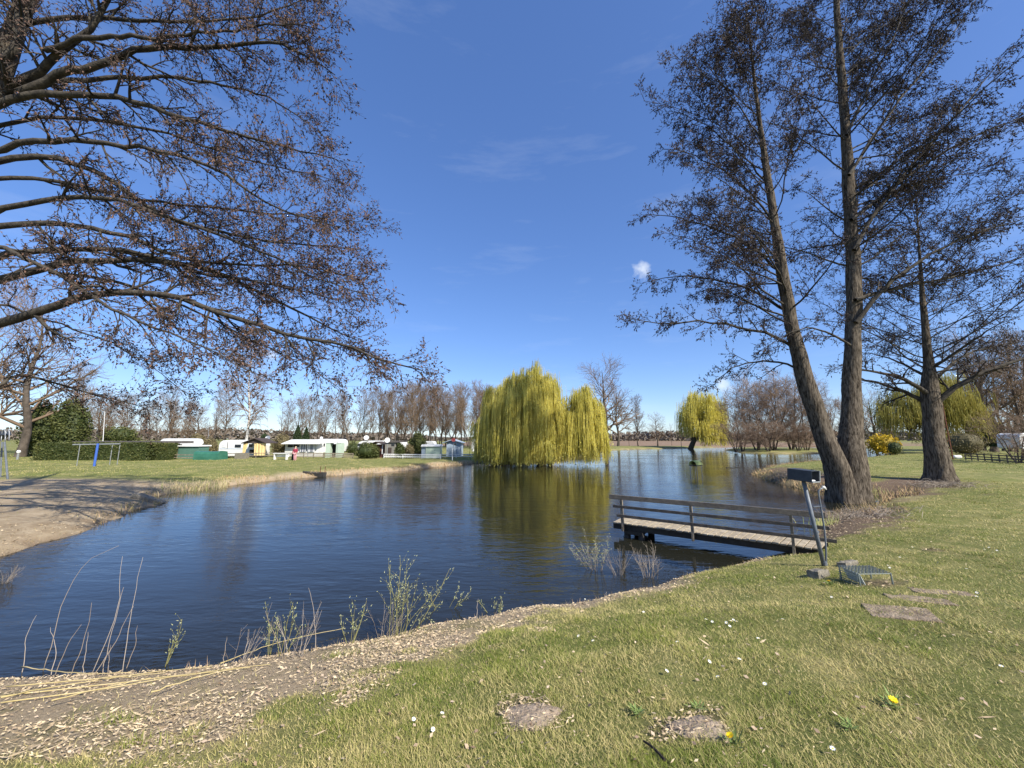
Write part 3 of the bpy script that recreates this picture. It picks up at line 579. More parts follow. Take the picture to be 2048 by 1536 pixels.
for i, (px, top, D, kd) in enumerate([(1950, 745, 74, 'forked'), (1966, 720, 80, 'poplar'), (1984, 700, 72, 'oak'), (2004, 690, 78, 'poplar'), (2024, 712, 74, 'forked'), (2044, 695, 70, 'poplar'), (2070, 700, 74, 'oak')]):
    plant_tree(kd, px, top, D, f'{ORD[i]} tall bare tree counting right from the yellow-green willow at right', group='tall bare trees above the conifer hedge')
for i, (px, top, D, kd) in enumerate([(1450, 845, 140, 'poplar'), (1690, 810, 120, 'poplar'), (1668, 818, 124, 'thin')]):
    plant_tree(kd, px, top, D, ['bare tree behind the far willow\'s right side', 'bare tree seen between the two alder trunks', 'thin bare tree behind the fork of the fused alder'][i])

# far woods on the horizon: one mass
r = rng_(50); mb = MB(); n = 9000
ang = r.uniform(-1.05, 1.05, n); D = r.uniform(330, 420, n); x = np.tan(ang) * D; hh = (4.5 + 3.0 * fnoise(ang, 0 * ang, 11) + 2.5 * r.random(n)); hh = np.maximum(hh, 2.5) * 1.15
for lay in range(3):
    c = np.stack([x + r.normal(size=n) * 2, D + r.normal(size=n) * 2, .4 + hh * r.uniform(.15, .95, n)], -1); q = norm(r.normal(size=(n, 3))); q2 = norm(np.cross(q, r.normal(size=(n, 3))))
    sz = r.uniform(.5, 1.5, n)[:, None] * (1.9 - .9 * (c[:, 2:] / hh[:, None])); mb.leaves(c, q * sz, q2 * sz * .8, tint=r.uniform(0, 1, n))
mb.build('distant_woods', mat_('far_woods', (.12, .10, .08), .9, tint=(.19, .155, .12)), kind='stuff')['label'] = 'low belt of distant woods along the horizon'

# ------------------------------------------------------------------ weeping willows
def willow(name, label, base, lobes, trunks, seed, n_lock, per, seg=7, wid=.022, floor=.35, spread=.34, mat='willow', short=1.):
    r = rng_(seed); base = np.array(base, float); th = thing(name, label, 'tree', base)
    tk = MB()
    for P, R in trunks: tk.tubes(resample(P, 14), np.linspace(R, R * .3, 14), 8)
    tk.build('trunk', M['willowbark'], th, True)
    lim = MB(); cr = MB()
    for (cx, cy, rad, H, wgt, *fl) in lobes:
        floor_ = fl[0] if fl else floor
        nl = int(n_lock * wgt); a = r.uniform(0, 6.28, nl); rho = np.sqrt(r.uniform(0.02, 1, nl)) * r.uniform(.85, 1.08, nl)
        ox, oy = cx + rad * rho * np.cos(a), cy + rad * rho * np.sin(a)
        top = base[2] + (H - base[2]) * np.sqrt(np.clip(1.06 - .62 * rho ** 2.6, .1, 2)) * r.uniform(.80, 1.05, nl)
        top = np.where((rho > .55) & (r.random(nl) < .45), base[2] + (top - base[2]) * r.uniform(.45, .95, nl), top)
        hub = np.array([cx, cy, base[2] + (H - base[2]) * .35])
        for k in range(0, nl, 2):
            e = np.array([ox[k], oy[k], top[k]]); m_ = hub * .45 + e * .55 + np.array([0, 0, .12 * (H - base[2])]); lim.tubes(resample([hub, m_, e], 7), np.linspace(.09, .02, 7), 4)
        S = nl * per; li = np.repeat(np.arange(nl), per)
        sp_ = np.abs(r.normal(size=nl) * .4 + 1)[li]; sx = ox[li] + r.normal(size=S) * spread * sp_; sy = oy[li] + r.normal(size=S) * spread; sz = top[li] + r.normal(size=S) * spread * .7 - .2
        ln0 = (top - base[2]) * np.clip(r.uniform(.5, 1.4, nl), .3, 1) * short
        ln = np.minimum(ln0[li] * r.uniform(.6, 1.15, S), sz - (base[2] + floor_) - r.uniform(0, .5, S)); ln = np.maximum(ln, .5)
        out = norm(np.stack([sx - cx, sy - cy, np.zeros(S)], -1)) * (.25 * r.uniform(.3, 1.5, S))[:, None]
        t = np.linspace(0, 1, seg)
        P = np.stack([sx, sy, sz], -1)[:, None] + out[:, None] * (np.sqrt(t) * 1.4)[None, :, None] + np.array([0, 0, -1.])[None, None] * (ln[:, None] * t[None])[:, :, None]
        P[:, :3, 2] += np.array([0, .18, .05])[None]; sway = r.normal(size=(S, 1, 2)) * .16; P[:, :, :2] += sway * (t[None, :, None] ** 1.5)
        P[:, 1:] += r.normal(size=(S, seg - 1, 3)) * np.array([.045, .045, .02])
        tl = np.clip(r.uniform(.0, 1., nl)[li] * .6 + r.uniform(0, .45, S), 0, 1)
        cr.tubes(P, wid * np.interp(t, [0, .15, .8, 1], [.6, 1, .9, .4])[None] * r.uniform(.6, 1.3, S)[:, None], 3, tint=tl)
        m = int(S * 1.3); ii = r.integers(0, S, m); tt = r.integers(1, seg, m); c = P[ii, tt] + r.normal(size=(m, 3)) * .07
        d = norm(r.normal(size=(m, 3)) + np.array([0, 0, -1.5])); w = norm(np.cross(d, r.normal(size=(m, 3))))
        cr.leaves(c, d * .16 * (wid / .022), w * .04 * (wid / .022), tint=tl[ii])
    lim.build('limbs', M['willowbark'], th, True)
    cr.build('foliage', M[mat], th, True)
    return th
DW = 44.
def wx(px, D): return at(px, 860, D)[0]
bz = max(ground_z(wx(1060, DW), DW), .15)
willow('weeping_willow', 'large yellow-green weeping willow hanging over the left bank to the water', (wx(1065, DW), DW + .5, bz),
       [(wx(1052, DW), DW + 1, 4.6, at(1060, 742, DW)[2], 1.), (wx(998, DW), DW + .5, 2.5, at(1000, 775, DW)[2], .42), (wx(972, DW), DW + 1.5, 1.2, at(972, 850, DW)[2], .12), (wx(1164, DW), DW, 2.3, at(1165, 776, DW)[2], .36), (wx(1195, DW), DW - .4, .8, at(1195, 800, DW)[2], .07), (wx(1085, DW), DW, 1.6, at(1076, 731, DW)[2], .12)],
       [([(wx(1098, DW), DW, bz - .4), at(1108, 895, DW), at(1128, 850, DW), at(1150, 815, DW)], .26), ([(wx(1086, DW), DW, bz - .4), at(1086, 890, DW), at(1072, 830, DW), at(1055, 785, DW)], .36), ([(wx(1080, DW), DW, bz - .4), at(1060, 880, DW), at(1025, 830, DW), at(1005, 800, DW)], .28)], 61, 120, 44, floor=-.12, spread=.26)
DF = 108.
willow('weeping_willow', 'smaller weeping willow with leaning trunk on the far bank across the water', (wx(1382, DF), DF, .4),
       [(wx(1402, DF), DF, 5.4, at(1400, 786, DF)[2], .8), (wx(1432, DF), DF - 1, 2.2, at(1432, 800, DF)[2], .22), (wx(1412, DF), DF - 3, 3.2, at(1412, 846, DF)[2], .4, .1)],
       [([(wx(1378, DF), DF, -.2), at(1388, 880, DF), at(1400, 862, DF), at(1408, 830, DF)], .8), ([at(1384, 880, DF), at(1382, 850, DF), at(1380, 820, DF)], .4)], 62, 80, 22, 7, .05, 2.6, .7, short=.7)
DR = 64.
willow('weeping_willow', 'yellow-green round-crowned willow on the lawn behind the right alder', (wx(1860, DR), DR, .55),
       [(wx(1832, DR), DR + 1, 3.8, at(1830, 780, DR)[2], .6), (wx(1894, DR), DR, 3.8, at(1890, 756, DR)[2], .7), (wx(1922, DR), DR - 1, 2.2, at(1925, 800, DR)[2], .3)],
       [([(wx(1862, DR), DR, .3), at(1858, 870, DR), at(1845, 820, DR)], .4), ([(wx(1868, DR), DR, .3), at(1885, 860, DR), at(1895, 810, DR)], .35)], 63, 105, 22, 6, .03, .5, .75, mat='willow_dull', short=.42)

# ------------------------------------------------------------------ hedges, shrubs, conifers
def leafy(r, c, size, n, ls, shape='ball', mb=None, flat_top=0):
    """solid twiggy core plus a shell of small leaves"""
    mb = mb or MB(); c = np.array(c, float); h = np.array(size, float) / 2
    if shape == 'box':
        p = r.uniform(-1, 1, (n, 3)); ax = r.choice(3, n, p=[.2, .45, .35]); sg = r.choice([-1., 1.], n); p[np.arange(n), ax] = sg * r.uniform(.9, 1.06, n)
        mb.box(c, h * 2 * .93)
    elif shape == 'cone':
        z = r.uniform(-1, 1, n); a = r.uniform(0, 6.28, n); q = (1 - z) / 2; rad = np.where(q < .85, q ** .8, .85) * r.uniform(.7, 1.08, n); p = np.stack([rad * np.cos(a), rad * np.sin(a), z], -1)
        t = np.linspace(0, 1, 8); mb.tubes(np.stack([0 * t + c[0], 0 * t + c[1], c[2] - h[2] + t * 1.8 * h[2]], -1), h[0] * .8 * np.maximum(1 - t, .03), 9)
    else:
        q = norm(r.normal(size=(n, 3))); p = q * (r.uniform(.55, 1.08, n) * (1 + .10 * np.sin(5 * q[:, 0] + 3 * q[:, 2]) + .08 * np.sin(9 * q[:, 1] + 1)))[:, None]
        t = np.linspace(-1, 1, 9); mb.tubes(np.stack([0 * t + c[0], 0 * t + c[1], c[2] + t * .82 * h[2]], -1), h[0] * .82 * np.sqrt(np.maximum(1 - t * t, .01)), 10)
    P = c + p * h; d = norm(r.normal(size=(n, 3)) + np.array([0, 0, .4])); w = norm(np.cross(d, r.normal(size=(n, 3))))
    s = ls * r.uniform(.6, 1.4, n)[:, None]
    return mb.leaves(P, d * s, w * s * .6, tint=np.clip(r.uniform(0, 1, n) * .8 + .25 * np.sin(P[:, 0] * 1.3 + P[:, 2] * 2), 0, 1))
def rect(x0, x1, y0, y1, D):
    a, b = at(x0, (y0 + y1) / 2, D), at(x1, (y0 + y1) / 2, D); zt = at((x0 + x1) / 2, y0, D)[2]; zb = at((x0 + x1) / 2, y1, D)[2]
    return a[0], b[0], zb, zt
def shrub(name, x0, x1, y0, y1, D, label, mat='hedge', shape='ball', cat='shrub', depth=None, n=2500, ls=.09, seed=1, group=None):
    xa, xb, zb, zt = rect(x0, x1, y0, y1, D); cx = (xa + xb) / 2; gz = ground_z(cx, D); zb = min(zb, gz - .05) if y1 > 896 else zb
    dp = depth or (xb - xa); mb = leafy(rng_(seed + int(x0)), (cx, D + dp / 2, (zb + zt) / 2), (xb - xa, dp, zt - zb), n, ls, shape)
    return single(mb, name, M[mat], (cx, D + dp / 2, gz), label, cat, group)
shrub('clipped_hedge', 68, 300, 886, 922, 45, 'long clipped green hedge behind the blue post at left', 'hedge', 'box', 'hedge', 1.5, 12000, .09)
shrub('clipped_hedge', 312, 336, 887, 921, 45.5, 'short clipped hedge block right of the red-brown door', 'hedge', 'box', 'hedge', 1.3, 2200, .08)
shrub('clipped_shrub', 706, 753, 886, 916, 47, 'wide clipped dark shrub in front of the brown tent', 'hedge', 'ball', n=4500, depth=2.2)
shrub('clipped_shrub', 787, 808, 888, 914, 48, 'dark clipped shrub tapering down at the lattice fence', 'hedge', 'ball', n=2200)
shrub('budding_shrub', 806, 826, 889, 909, 48.5, 'pale budding shrub between dark shrub and globe shrub', 'brown_leaf', n=1600)
shrub('globe_shrub', 815, 849, 866, 908, 52, 'tall round brown-green shrub beside the pale green shed', 'hedge', n=4200, ls=.1)
shrub('yellow_shrub', 690, 714, 884, 904, 56, 'yellow-green shrub behind the pale green boards', 'hedge', n=1200)
shrub('laurel_shrub', 183, 240, 853, 892, 56, 'light green leafy shrub behind the dark flat roof', 'hedge', n=2600, ls=.13)
shrub('dark_evergreen', 74, 134, 800, 922, 50, 'dark evergreen left of the long hedge with ragged outline', 'hedge', 'ball', 'tree', n=8000, ls=.16)
shrub('dark_evergreen', 24, 74, 800, 916, 54, 'dark ivy-like evergreen behind the thick bare trunk', 'hedge', 'ball', 'tree', n=5500, ls=.16)
shrub('round_conifer', 117, 142, 864, 915, 53, 'small pointed conifer beside the end of the long hedge', 'dark_leaf', 'cone', n=1800)
shrub('budding_shrub', 398, 424, 877, 908, 52, 'brownish budding shrub between green shed and white caravan', 'brown_leaf', n=2600)
shrub('budding_shrub', 537, 572, 868, 908, 53, 'tall brown budding shrub right of the cream awning', 'brown_leaf', n=3400)
shrub('budding_shrub', 372, 398, 868, 892, 58, 'brownish shrub behind the white curved roof', 'brown_leaf', n=1800)
shrub('conifer', 580, 600, 850, 884, 60, 'taller dark conifer behind the white awning', 'dark_leaf', 'cone', 'tree', n=2400)
shrub('conifer', 600, 616, 854, 884, 60.5, 'shorter dark conifer behind the white awning', 'dark_leaf', 'cone', 'tree', n=1800)
shrub('dark_shrub', 517, 533, 868, 884, 58, 'small dark green shrub above the brown awning roof', 'dark_leaf', n=900)
shrub('forsythia', 1764, 1816, 868, 899, 60, 'bright yellow forsythia bush beside the footbridge', 'gold_leaf', n=1500, ls=.16)
shrub('green_shrub', 1788, 1812, 882, 901, 58, 'low dark green shrub at the foot of the forsythia', 'hedge', n=900)
shrub('budding_shrub', 1935, 1995, 862, 900, 52, 'low yellowish shrub in front of the conifer hedge', 'brown_leaf', n=2600)
plant_tree('red', 2030, 832, 38, 'bare brownish shrub in front of the caravan at the right edge', 'bare_shrub', k=1, wide=1.3)
for i in range(9):
    x = 1938 + i * 14
    shrub('columnar_conifer', x, x + 15, 832 + (i * 7) % 9, 893, 66 - i * .6, f'{ORD[i]} dark columnar conifer from the left in the hedge at right', 'dark_leaf', 'cone', 'tree', n=1300, ls=.13, seed=i, group='conifer hedge at right')

# ------------------------------------------------------------------ camp on the far lawn
def gz_(x, D): return ground_z(x, D)
def wall_box(x0, x1, y0, y1, D, th, top=1.0, drop=True):
    xa, xb, zb, zt = rect(x0, x1, y0, y1, D)
    if drop: zb = min(zb, gz_((xa + xb) / 2, D) - .05)
    return MB().box(((xa + xb) / 2, D + th / 2, (zb + zt) / 2), (xb - xa, th, zt - zb))
def pane(x0, x1, y0, y1, D, off=.02, th=.04):
    xa, xb, zb, zt = rect(x0, x1, y0, y1, D); return MB().box(((xa + xb) / 2, D - off + th / 2 - .02, (zb + zt) / 2), (xb - xa, th, zt - zb))
def gpos(px, D): x = at(px, 900, D)[0]; return (x, D, gz_(x, D))
def loaf(x0, x1, y0, y1, D, th, cr=.3):                       # caravan body with rounded front and rear edges
    xa, xb, zb, zt = rect(x0, x1, y0, y1, D); h = zt - zb; w = xb - xa
    pts = [(0, .12), (0, .7), (.03, .88), (.09, .97), (.2, 1), (.8, 1), (.91, .97), (.97, .88), (1, .7), (1, .12), (.96, .03), (.04, .03)]
    V = [(xa + a * w, y, zb + b * h) for y in (D, D + th) for a, b in pts]; n = len(pts)
    m = MB(); m.add(V, [[i, (i + 1) % n, n + (i + 1) % n, n + i] for i in range(n)]); m.F.append(np.array([list(range(n))[::-1]])); m.F.append(np.array([list(range(n, 2 * n))])); return m
def gable(x0, x1, y_ridge, y_eave, D, th, over=.25, thick=.08):
    xa, xb, ze, zr = rect(x0, x1, y_ridge, y_eave, D); cx = (xa + xb) / 2; m = MB()
    for a in (xa - over * .0, xb + over * .0): m.beam((a, D + th / 2 - over / 2, ze), (cx, D + th / 2 - over / 2, zr), th + over, thick, up=(0, 0, 1))
    return m
# dark roofed awning and red-brown door behind the hedge
t = thing('flat_roofed_hut', 'dark flat-roofed hut behind the long hedge with red-brown door', 'hut', gpos(300, 49))
wall_box(150, 322, 889, 915, 49, 3).build('wall', M['greyboard'], t); wall_box(144, 332, 882.5, 887, 48.3, 4.2, drop=False).build('roof', M['darkroof'], t)
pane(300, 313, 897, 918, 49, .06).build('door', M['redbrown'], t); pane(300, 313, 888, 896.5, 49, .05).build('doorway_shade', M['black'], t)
t = thing('caravan', 'white caravan roof rising right of the dark flat-roofed hut', 'caravan', gpos(355, 54))
loaf(318, 382, 877, 905, 54, 2.2).build('body', M['white'], t, bevel=.05); pane(345, 360, 887, 894, 54).build('window', M['glass'], t)
t = thing('rain_barrel', 'blue plastic barrel beside the small green shed', 'barrel', gpos(338, 47)); b = gpos(338, 47)
MB().tubes(np.array([(b[0], b[1], b[2] + z) for z in (0, .05, .25, .5, .75, .95, 1.0)]), [.26, .29, .32, .33, .32, .29, .26], 14, True).build('drum', M['bluepaint'], t, True)
MB().tubes(np.array([(b[0], b[1], b[2] + z) for z in (1.0, 1.04)]), .27, 14, True).build('lid', M['bluepaint'], t)
t = thing('garden_shed', 'small green shed with pale flat lid left of the tarpaulin', 'shed', gpos(376, 47.5))
wall_box(356, 397, 893, 916, 47.5, 1.6).build('wall', M['greenshed'], t, bevel=.02); wall_box(354, 398, 890.5, 893, 47.3, 2, drop=False).build('roof', M['white'], t)
# tarpaulin-covered trailer: sagging folds
xa, xb, zb, zt = rect(387, 437, 902, 918, 45.5); r = rng_(4); nx, ny = 24, 10
U, Vv = np.meshgrid(np.linspace(0, 1, nx), np.linspace(0, 1, ny)); prof = np.array([(0, 0), (-.03, .35), (-.01, .7), (.1, .93), (.5, 1), (1, .96), (1.4, .9), (1.5, .5), (1.52, .2), (1.52, 0)])
X = xa + (xb - xa) * U; Y = 45.5 + np.interp(Vv, np.linspace(0, 1, ny), prof[:, 0]) + .012 * np.sin(U * 9 + Vv * 6); Z = zb - .12 + (zt - zb + .12) * np.interp(Vv, np.linspace(0, 1, ny), prof[:, 1]) * (1 - .05 * np.sin(U * 3.1) - .01 * np.sin(U * 11))
ii = np.arange(nx * ny).reshape(ny, nx); mb = MB().add(np.stack([X, Y, Z], -1).reshape(-1, 3), np.stack([ii[:-1, :-1], ii[:-1, 1:], ii[1:, 1:], ii[1:, :-1]], -1).reshape(-1, 4))
mb.F.append(np.array([list(ii[:, 0])])); mb.F.append(np.array([list(ii[::-1, -1])]))
single(mb, 'covered_trailer', M['green'], gpos(412, 45.5), 'low trailer under a shiny dark green tarpaulin on the lawn', 'trailer')
# white caravan with brown-roofed cream awning
t = thing('caravan', 'white caravan with rounded ends behind the cream awning', 'caravan', gpos(480, 51.5))
loaf(437, 520, 880, 914, 51.5, 2.2).build('body', M['white'], t, bevel=.05)
for a, b_ in ((470, 482), (444, 452)):
    w = pane(a, b_, 889, 895, 51.5).build('window', M['glass'] if a == 470 else M['whitecloth'], t)
pane(440, 517, 897, 898, 51.5, .01).build('stripe', M['bluegrey'], t); pane(455, 456, 884, 896.6, 51.5, .03).build('door_seam', M['greyboard'], t)
t = thing('awning_tent', 'awning tent with brown gabled roof and cream side curtains', 'tent', gpos(510, 49.5))
gable(485, 536, 876.5, 886.5, 49.5, 2.2).build('roof', M['brownroof'], t)
xa, xb, zb, zt = rect(486, 535, 876.5, 886.5, 49.5); MB().add([(xa, 49.52, zb), (xb, 49.52, zb), ((xa + xb) / 2, 49.52, zt)], [[0, 1, 2]]).build('gable_front', M['brownroof'], t)
for (a, b_, c_, d_) in ((487, 497, 484, 489), (509, 533, 508, 531)):                # curtains, gathered toward the bottom
    m = MB(); (p0, p1, p2, p3) = (at(a, 886.5, 49.55), at(b_, 886.5, 49.55), at(d_, 911, 49.55), at(c_, 911, 49.55)); k = 10; V = []
    for j in range(k + 1):
        f = j / k
        for e in (0, 1):
            q = (p0 * (1 - f) + p1 * f) if e == 0 else (p3 * (1 - f) + p2 * f); V.append((q[0], 49.55 + .06 * math.sin(j * 2.4), max(q[2], .2)))
    m.add(V, [[2 * j, 2 * j + 1, 2 * j + 3, 2 * j + 2] for j in range(k)]).build('curtain', M['cream'], t)
pane(497, 509, 888, 911, 51.2).build('back_panel', M['white'], t); pane(498, 505, 888, 894, 51.1).build('window', M['glass'], t)
pane(499, 507, 899, 906, 50.4, .02, .4).build('seat', M['black'], t)
# white awning caravan with striped curtains and pale green boards
t = thing('caravan', 'caravan with white flat awning and striped curtains behind the person', 'caravan', gpos(625, 53))
loaf(630, 683, 878, 906, 55, 2.2).build('body', M['white'], t, bevel=.05)
wall_box(570, 634, 887, 908, 53.2, 2.2).build('awning_wall', M['whitecloth'], t)
xa, xb, zb, zt = rect(564, 640, 879, 887, 52.6); MB().add([(xa, 52.4, zb), (xb, 52.4, zb), (xb - .2, 53.8, zt), (xa + .6, 53.8, zt), (xa, 52.4, zb - .08), (xb, 52.4, zb - .08), (xb - .2, 54.4, zb), (xa, 54.4, zb)], [[0, 1, 2, 3], [4, 5, 1, 0], [3, 2, 6, 7], [1, 5, 6, 2], [0, 3, 7, 4]]).build('awning_roof', M['whitecloth'], t)
for a, b_ in ((576, 586), (587, 599)): pane(a, b_, 888, 894.5, 53.2).build('window', M['glass'], t)
for a, b_ in ((601, 613), (616, 630)): pane(a, b_, 888, 904, 53.1, .05).build('curtain', M['stripe'], t)
pane(642, 650, 887, 893, 55).build('window', M['glass'], t)
t = thing('garden_cupboard', 'pale green board cupboard with open dark front beside white caravan', 'cupboard', gpos(667, 51.5))
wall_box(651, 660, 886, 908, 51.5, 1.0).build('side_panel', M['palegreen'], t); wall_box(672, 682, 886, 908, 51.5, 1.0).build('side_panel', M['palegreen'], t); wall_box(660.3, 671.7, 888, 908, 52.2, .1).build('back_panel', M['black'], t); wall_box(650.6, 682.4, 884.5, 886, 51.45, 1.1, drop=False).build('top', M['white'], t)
# brown tent, grey tent, sheds
t = thing('tent', 'brown tent with white trim behind the wide clipped shrub', 'tent', gpos(752, 51))
wall_box(737, 769, 889, 908, 51, 2).build('wall', M['redbrown'], t); gable(734, 771, 883.5, 890, 50.8, 2.4).build('roof', M['brownroof'], t); pane(764, 766, 888, 908, 51).build('trim', M['white'], t); pane(739, 741, 889, 908, 51).build('trim', M['white'], t)
t = thing('caravan', 'long low white caravan roof behind the brown tent', 'caravan', gpos(745, 55)); loaf(715, 808, 881.5, 906, 55, 2.2).build('body', M['white'], t, bevel=.05); pane(716, 724, 887, 892, 55).build('window', M['glass'], t)
t = thing('grey_tent', 'grey canvas tent front between brown tent and dark shrub', 'tent', gpos(780, 50.5)); wall_box(770, 791, 885, 910, 50.5, 2).build('wall', M['greyboard'], t); pane(783, 789, 888, 892, 50.5).build('window', M['glass'], t); pane(776, 783, 895, 910, 50.5).build('door', M['brownroof'], t); wall_box(768, 805, 881.6, 884.6, 50.3, 2.6, drop=False).build('roof', M['darkroof'], t)
t = thing('garden_shed', 'pale green shed with white lid behind the lattice fence', 'shed', gpos(862, 50))
wall_box(843, 851, 892, 910, 50, 1.4).build('side_wall', M['bluegrey'], t); wall_box(851.2, 880, 893.5, 910, 49.9, 1.6).build('wall', M['palegreen'], t); xa, xb, zb, zt = rect(842, 881, 888.5, 893.5, 49.8); MB().box(((xa + xb) / 2, 50.7, (zb + zt) / 2), (xb - xa, 2.0, (zt - zb) * .8), taper=.92).build('roof', M['white'], t)
t = thing('caravan', 'small white caravan just behind the pale green shed', 'caravan', gpos(856, 55)); loaf(844, 868, 882.5, 905, 55, 2).build('body', M['white'], t, bevel=.05); pane(866, 868, 888, 890, 55).build('window', M['glass'], t)
t = thing('garden_hut', 'blue-grey gabled hut with white window left of the big willow', 'hut', gpos(906, 54))
wall_box(893, 922, 885, 902, 54, 2.4).build('wall', M['bluegrey'], t); gable(885, 926, 879, 886, 53.8, 2.8).build('roof', M['bluegrey'], t); w = pane(907, 914, 886, 890, 54).build('window', M['white'], t); pane(908, 913, 886.8, 889.4, 54, .05).build('pane', M['glass'], w); xa, xb, zb, zt = rect(894, 921, 880, 885, 54); MB().add([(xa, 53.97, zb), (xb, 53.97, zb), ((xa + xb) / 2, 53.97, zt)], [[0, 1, 2]]).build('gable', M['bluegrey'], t)
t = thing('caravan', 'white caravan half hidden by the left edge of the big willow', 'caravan', gpos(955, 56)); loaf(943, 980, 878, 904, 56, 2.2).build('body', M['white'], t, bevel=.05); pane(950, 958, 884, 890, 56).build('window', M['glass'], t)
# satellite dishes on poles
def dish(px, py, rad, D, mat, label):
    c = at(px, py, D); g = gpos(px, D); t = thing('satellite_dish', label, 'satellite dish', g)
    MB().tubes([(c[0], c[1] + .12, g[2]), (c[0], c[1] + .12, c[2])], .03, 8, True).build('mast', M['galv'], t)
    rr = rad * D / F_PX; a = np.linspace(0, 1, 6); n = norm(np.array([.15, -1, .35])); P = c + n[None] * (rr * .22 * a ** 2)[:, None]
    MB().tubes(P, np.maximum(rr * a, .01), 20).build('reflector', M[mat], t, True); MB().tubes([c + n * rr * .05 + np.array([0, 0, -rr * .9]), c + n * rr * .9], .02, 6, True).build('arm', M['galv'], t)
dish(536, 876, 4.6, 56, 'galv', 'grey satellite dish above the brown awning roof'); dish(733, 875.5, 4.8, 50.5, 'white', 'white satellite dish above the wide clipped shrub'); dish(775, 880.5, 5.2, 49.5, 'white', 'white satellite dish in front of the grey tent')
dish(907, 880, 4, 51, 'redpaint', 'faded red round dish in front of the blue-grey hut'); dish(643, 876, 2.8, 56, 'white', 'small white dish on the roof of the white awning caravan')
# flag and antenna poles
for px, y0, y1, D, rad, lb_ in ((206, 822, 884, 52, .045, 'white pole rising above the dark flat-roofed hut'), (417, 852, 880, 54, .03, 'thin pale pole behind the shrub left of the white caravan'), (616, 880, 912, 50, .03, 'thin pole in front of the striped curtains'), (675, 874, 908, 50.5, .03, 'thin pole in front of the pale green cupboard'), (826, 848, 884, 56, .035, 'pale pole behind the tall round shrub'), (905, 897, 915, 46, .05, 'short post on the lawn left of the big willow')):
    g = gpos(px, D); tp = at(px, y0, D); single(MB().tubes([(g[0], D, g[2] - .1), (tp[0] + (.25 if px == 206 else 0), D, tp[2])], [rad, rad * .6], 8, True), 'pole', M['white'] if rad > .04 else M['galv'], g, lb_, 'pole')
# fences of the plots: each rail and each post its own part
def fence(x0, x1, D, h, rails, label, mat, D2=None, n=None, rw=.09, lattice=False):
    D2 = D2 or D; A, B = np.array(gpos(x0, D)), np.array(gpos(x1, D2)); A[0] = at(x0, 910, D)[0]; B[0] = at(x1, 910, D2)[0]; t = thing('fence', label, 'fence', A); L = np.linalg.norm(B - A); n = n or max(2, int(L / 2) + 1); d = (B - A) / L; nn = np.array([d[1], -d[0], 0])
    zz = lambda f: (A * (1 - f) + B * f)
    for i in range(n):
        q = zz(i / (n - 1)); q[2] = gz_(q[0], q[1]); MB().box(q + (0, 0, h / 2 - .05), (.08, .08, h + .1), math.atan2(d[1], d[0])).build('post', M[mat], t)
    for k in range(rails):
        z = h * (k + 1) / rails - .06; a, b_ = zz(0), zz(1); MB().beam(a + nn * .055 + (0, 0, z), b_ + nn * .055 + (0, 0, z), .03, rw).build('rail', M[mat], t)
    if lattice:
        m = int(L / .28)
        for i in range(m): MB().beam(zz(i / m) + nn * .09 + (0, 0, .05), zz(min((i + 1.6) / m, 1)) + nn * .09 + (0, 0, h - .05), .02, .045).build('slat', M[mat], t)
    return t
fence(330, 388, 46.5, .62, 2, 'low pale rail fence in front of the blue barrel', 'wood'); fence(440, 548, 48.5, .62, 2, 'low rail fence in front of the white caravan and awning', 'wood'); fence(548, 706, 49.5, .62, 3, 'low rail fence behind the person and the white bench', 'wood', n=9, rw=.12)
fence(768, 881, 48.2, .55, 2, 'low white lattice fence below the globe shrub', 'white', lattice=True); fence(881, 975, 50.5, .5, 2, 'low white rail fence running to the big willow', 'white')
fence(1930, 2048, 44, .75, 3, 'dark wooden fence in front of the conifers at the right edge', 'darkwood', 35, n=9, rw=.1)
# white bench, bin, person
t = thing('bench', 'white bench table on the lawn left of the person', 'bench', gpos(561, 46)); g = np.array(gpos(561, 46))
MB().box(g + (0, .2, .72), (1.65, .5, .06)).build('seat', M['white'], t); MB().box(g + (0, .45, .5), (1.65, .05, .4)).build('backrest', M['white'], t)
for s in (-1, 1): MB().box(g + (s * .7, .2, .33), (.07, .4, .75)).build('leg', M['white'], t)
single(wall_box(469, 491, 906, 917, 47.5, .7), 'stone_box', M['stone'], gpos(480, 47.5), 'low grey concrete box at the fence below the awning', 'box', bevel=.02)
single(wall_box(583, 588, 906, 918, 46.2, .4), 'waste_bin', M['black'], gpos(585, 46.2), 'dark upright bin just left of the person', 'bin', bevel=.03)
g = np.array(gpos(591, 45.5)); t = thing('person', 'person in crimson jacket and pink trousers standing on the lawn', 'person', g)
def skin_fig(verts, edges, rads, name, mat, parent, sub=2):
    me = bpy.data.meshes.new(name); me.from_pydata([tuple(v) for v in verts], edges, []); me.materials.append(M[mat]); o = bpy.data.objects.new(name, me); C.objects.link(o); o.parent = parent; WL[o.name] = WL[parent.name]
    m = o.modifiers.new('Skin', 'SKIN'); m.use_smooth_shade = True
    if not me.skin_vertices: me.skin_vertices.new()
    for i, q in enumerate(rads): me.skin_vertices[0].data[i].radius = (q, q) if np.isscalar(q) else q
    me.skin_vertices[0].data[0].use_root = True
    s = o.modifiers.new('Sub', 'SUBSURF'); s.levels = sub; s.render_levels = sub; return o
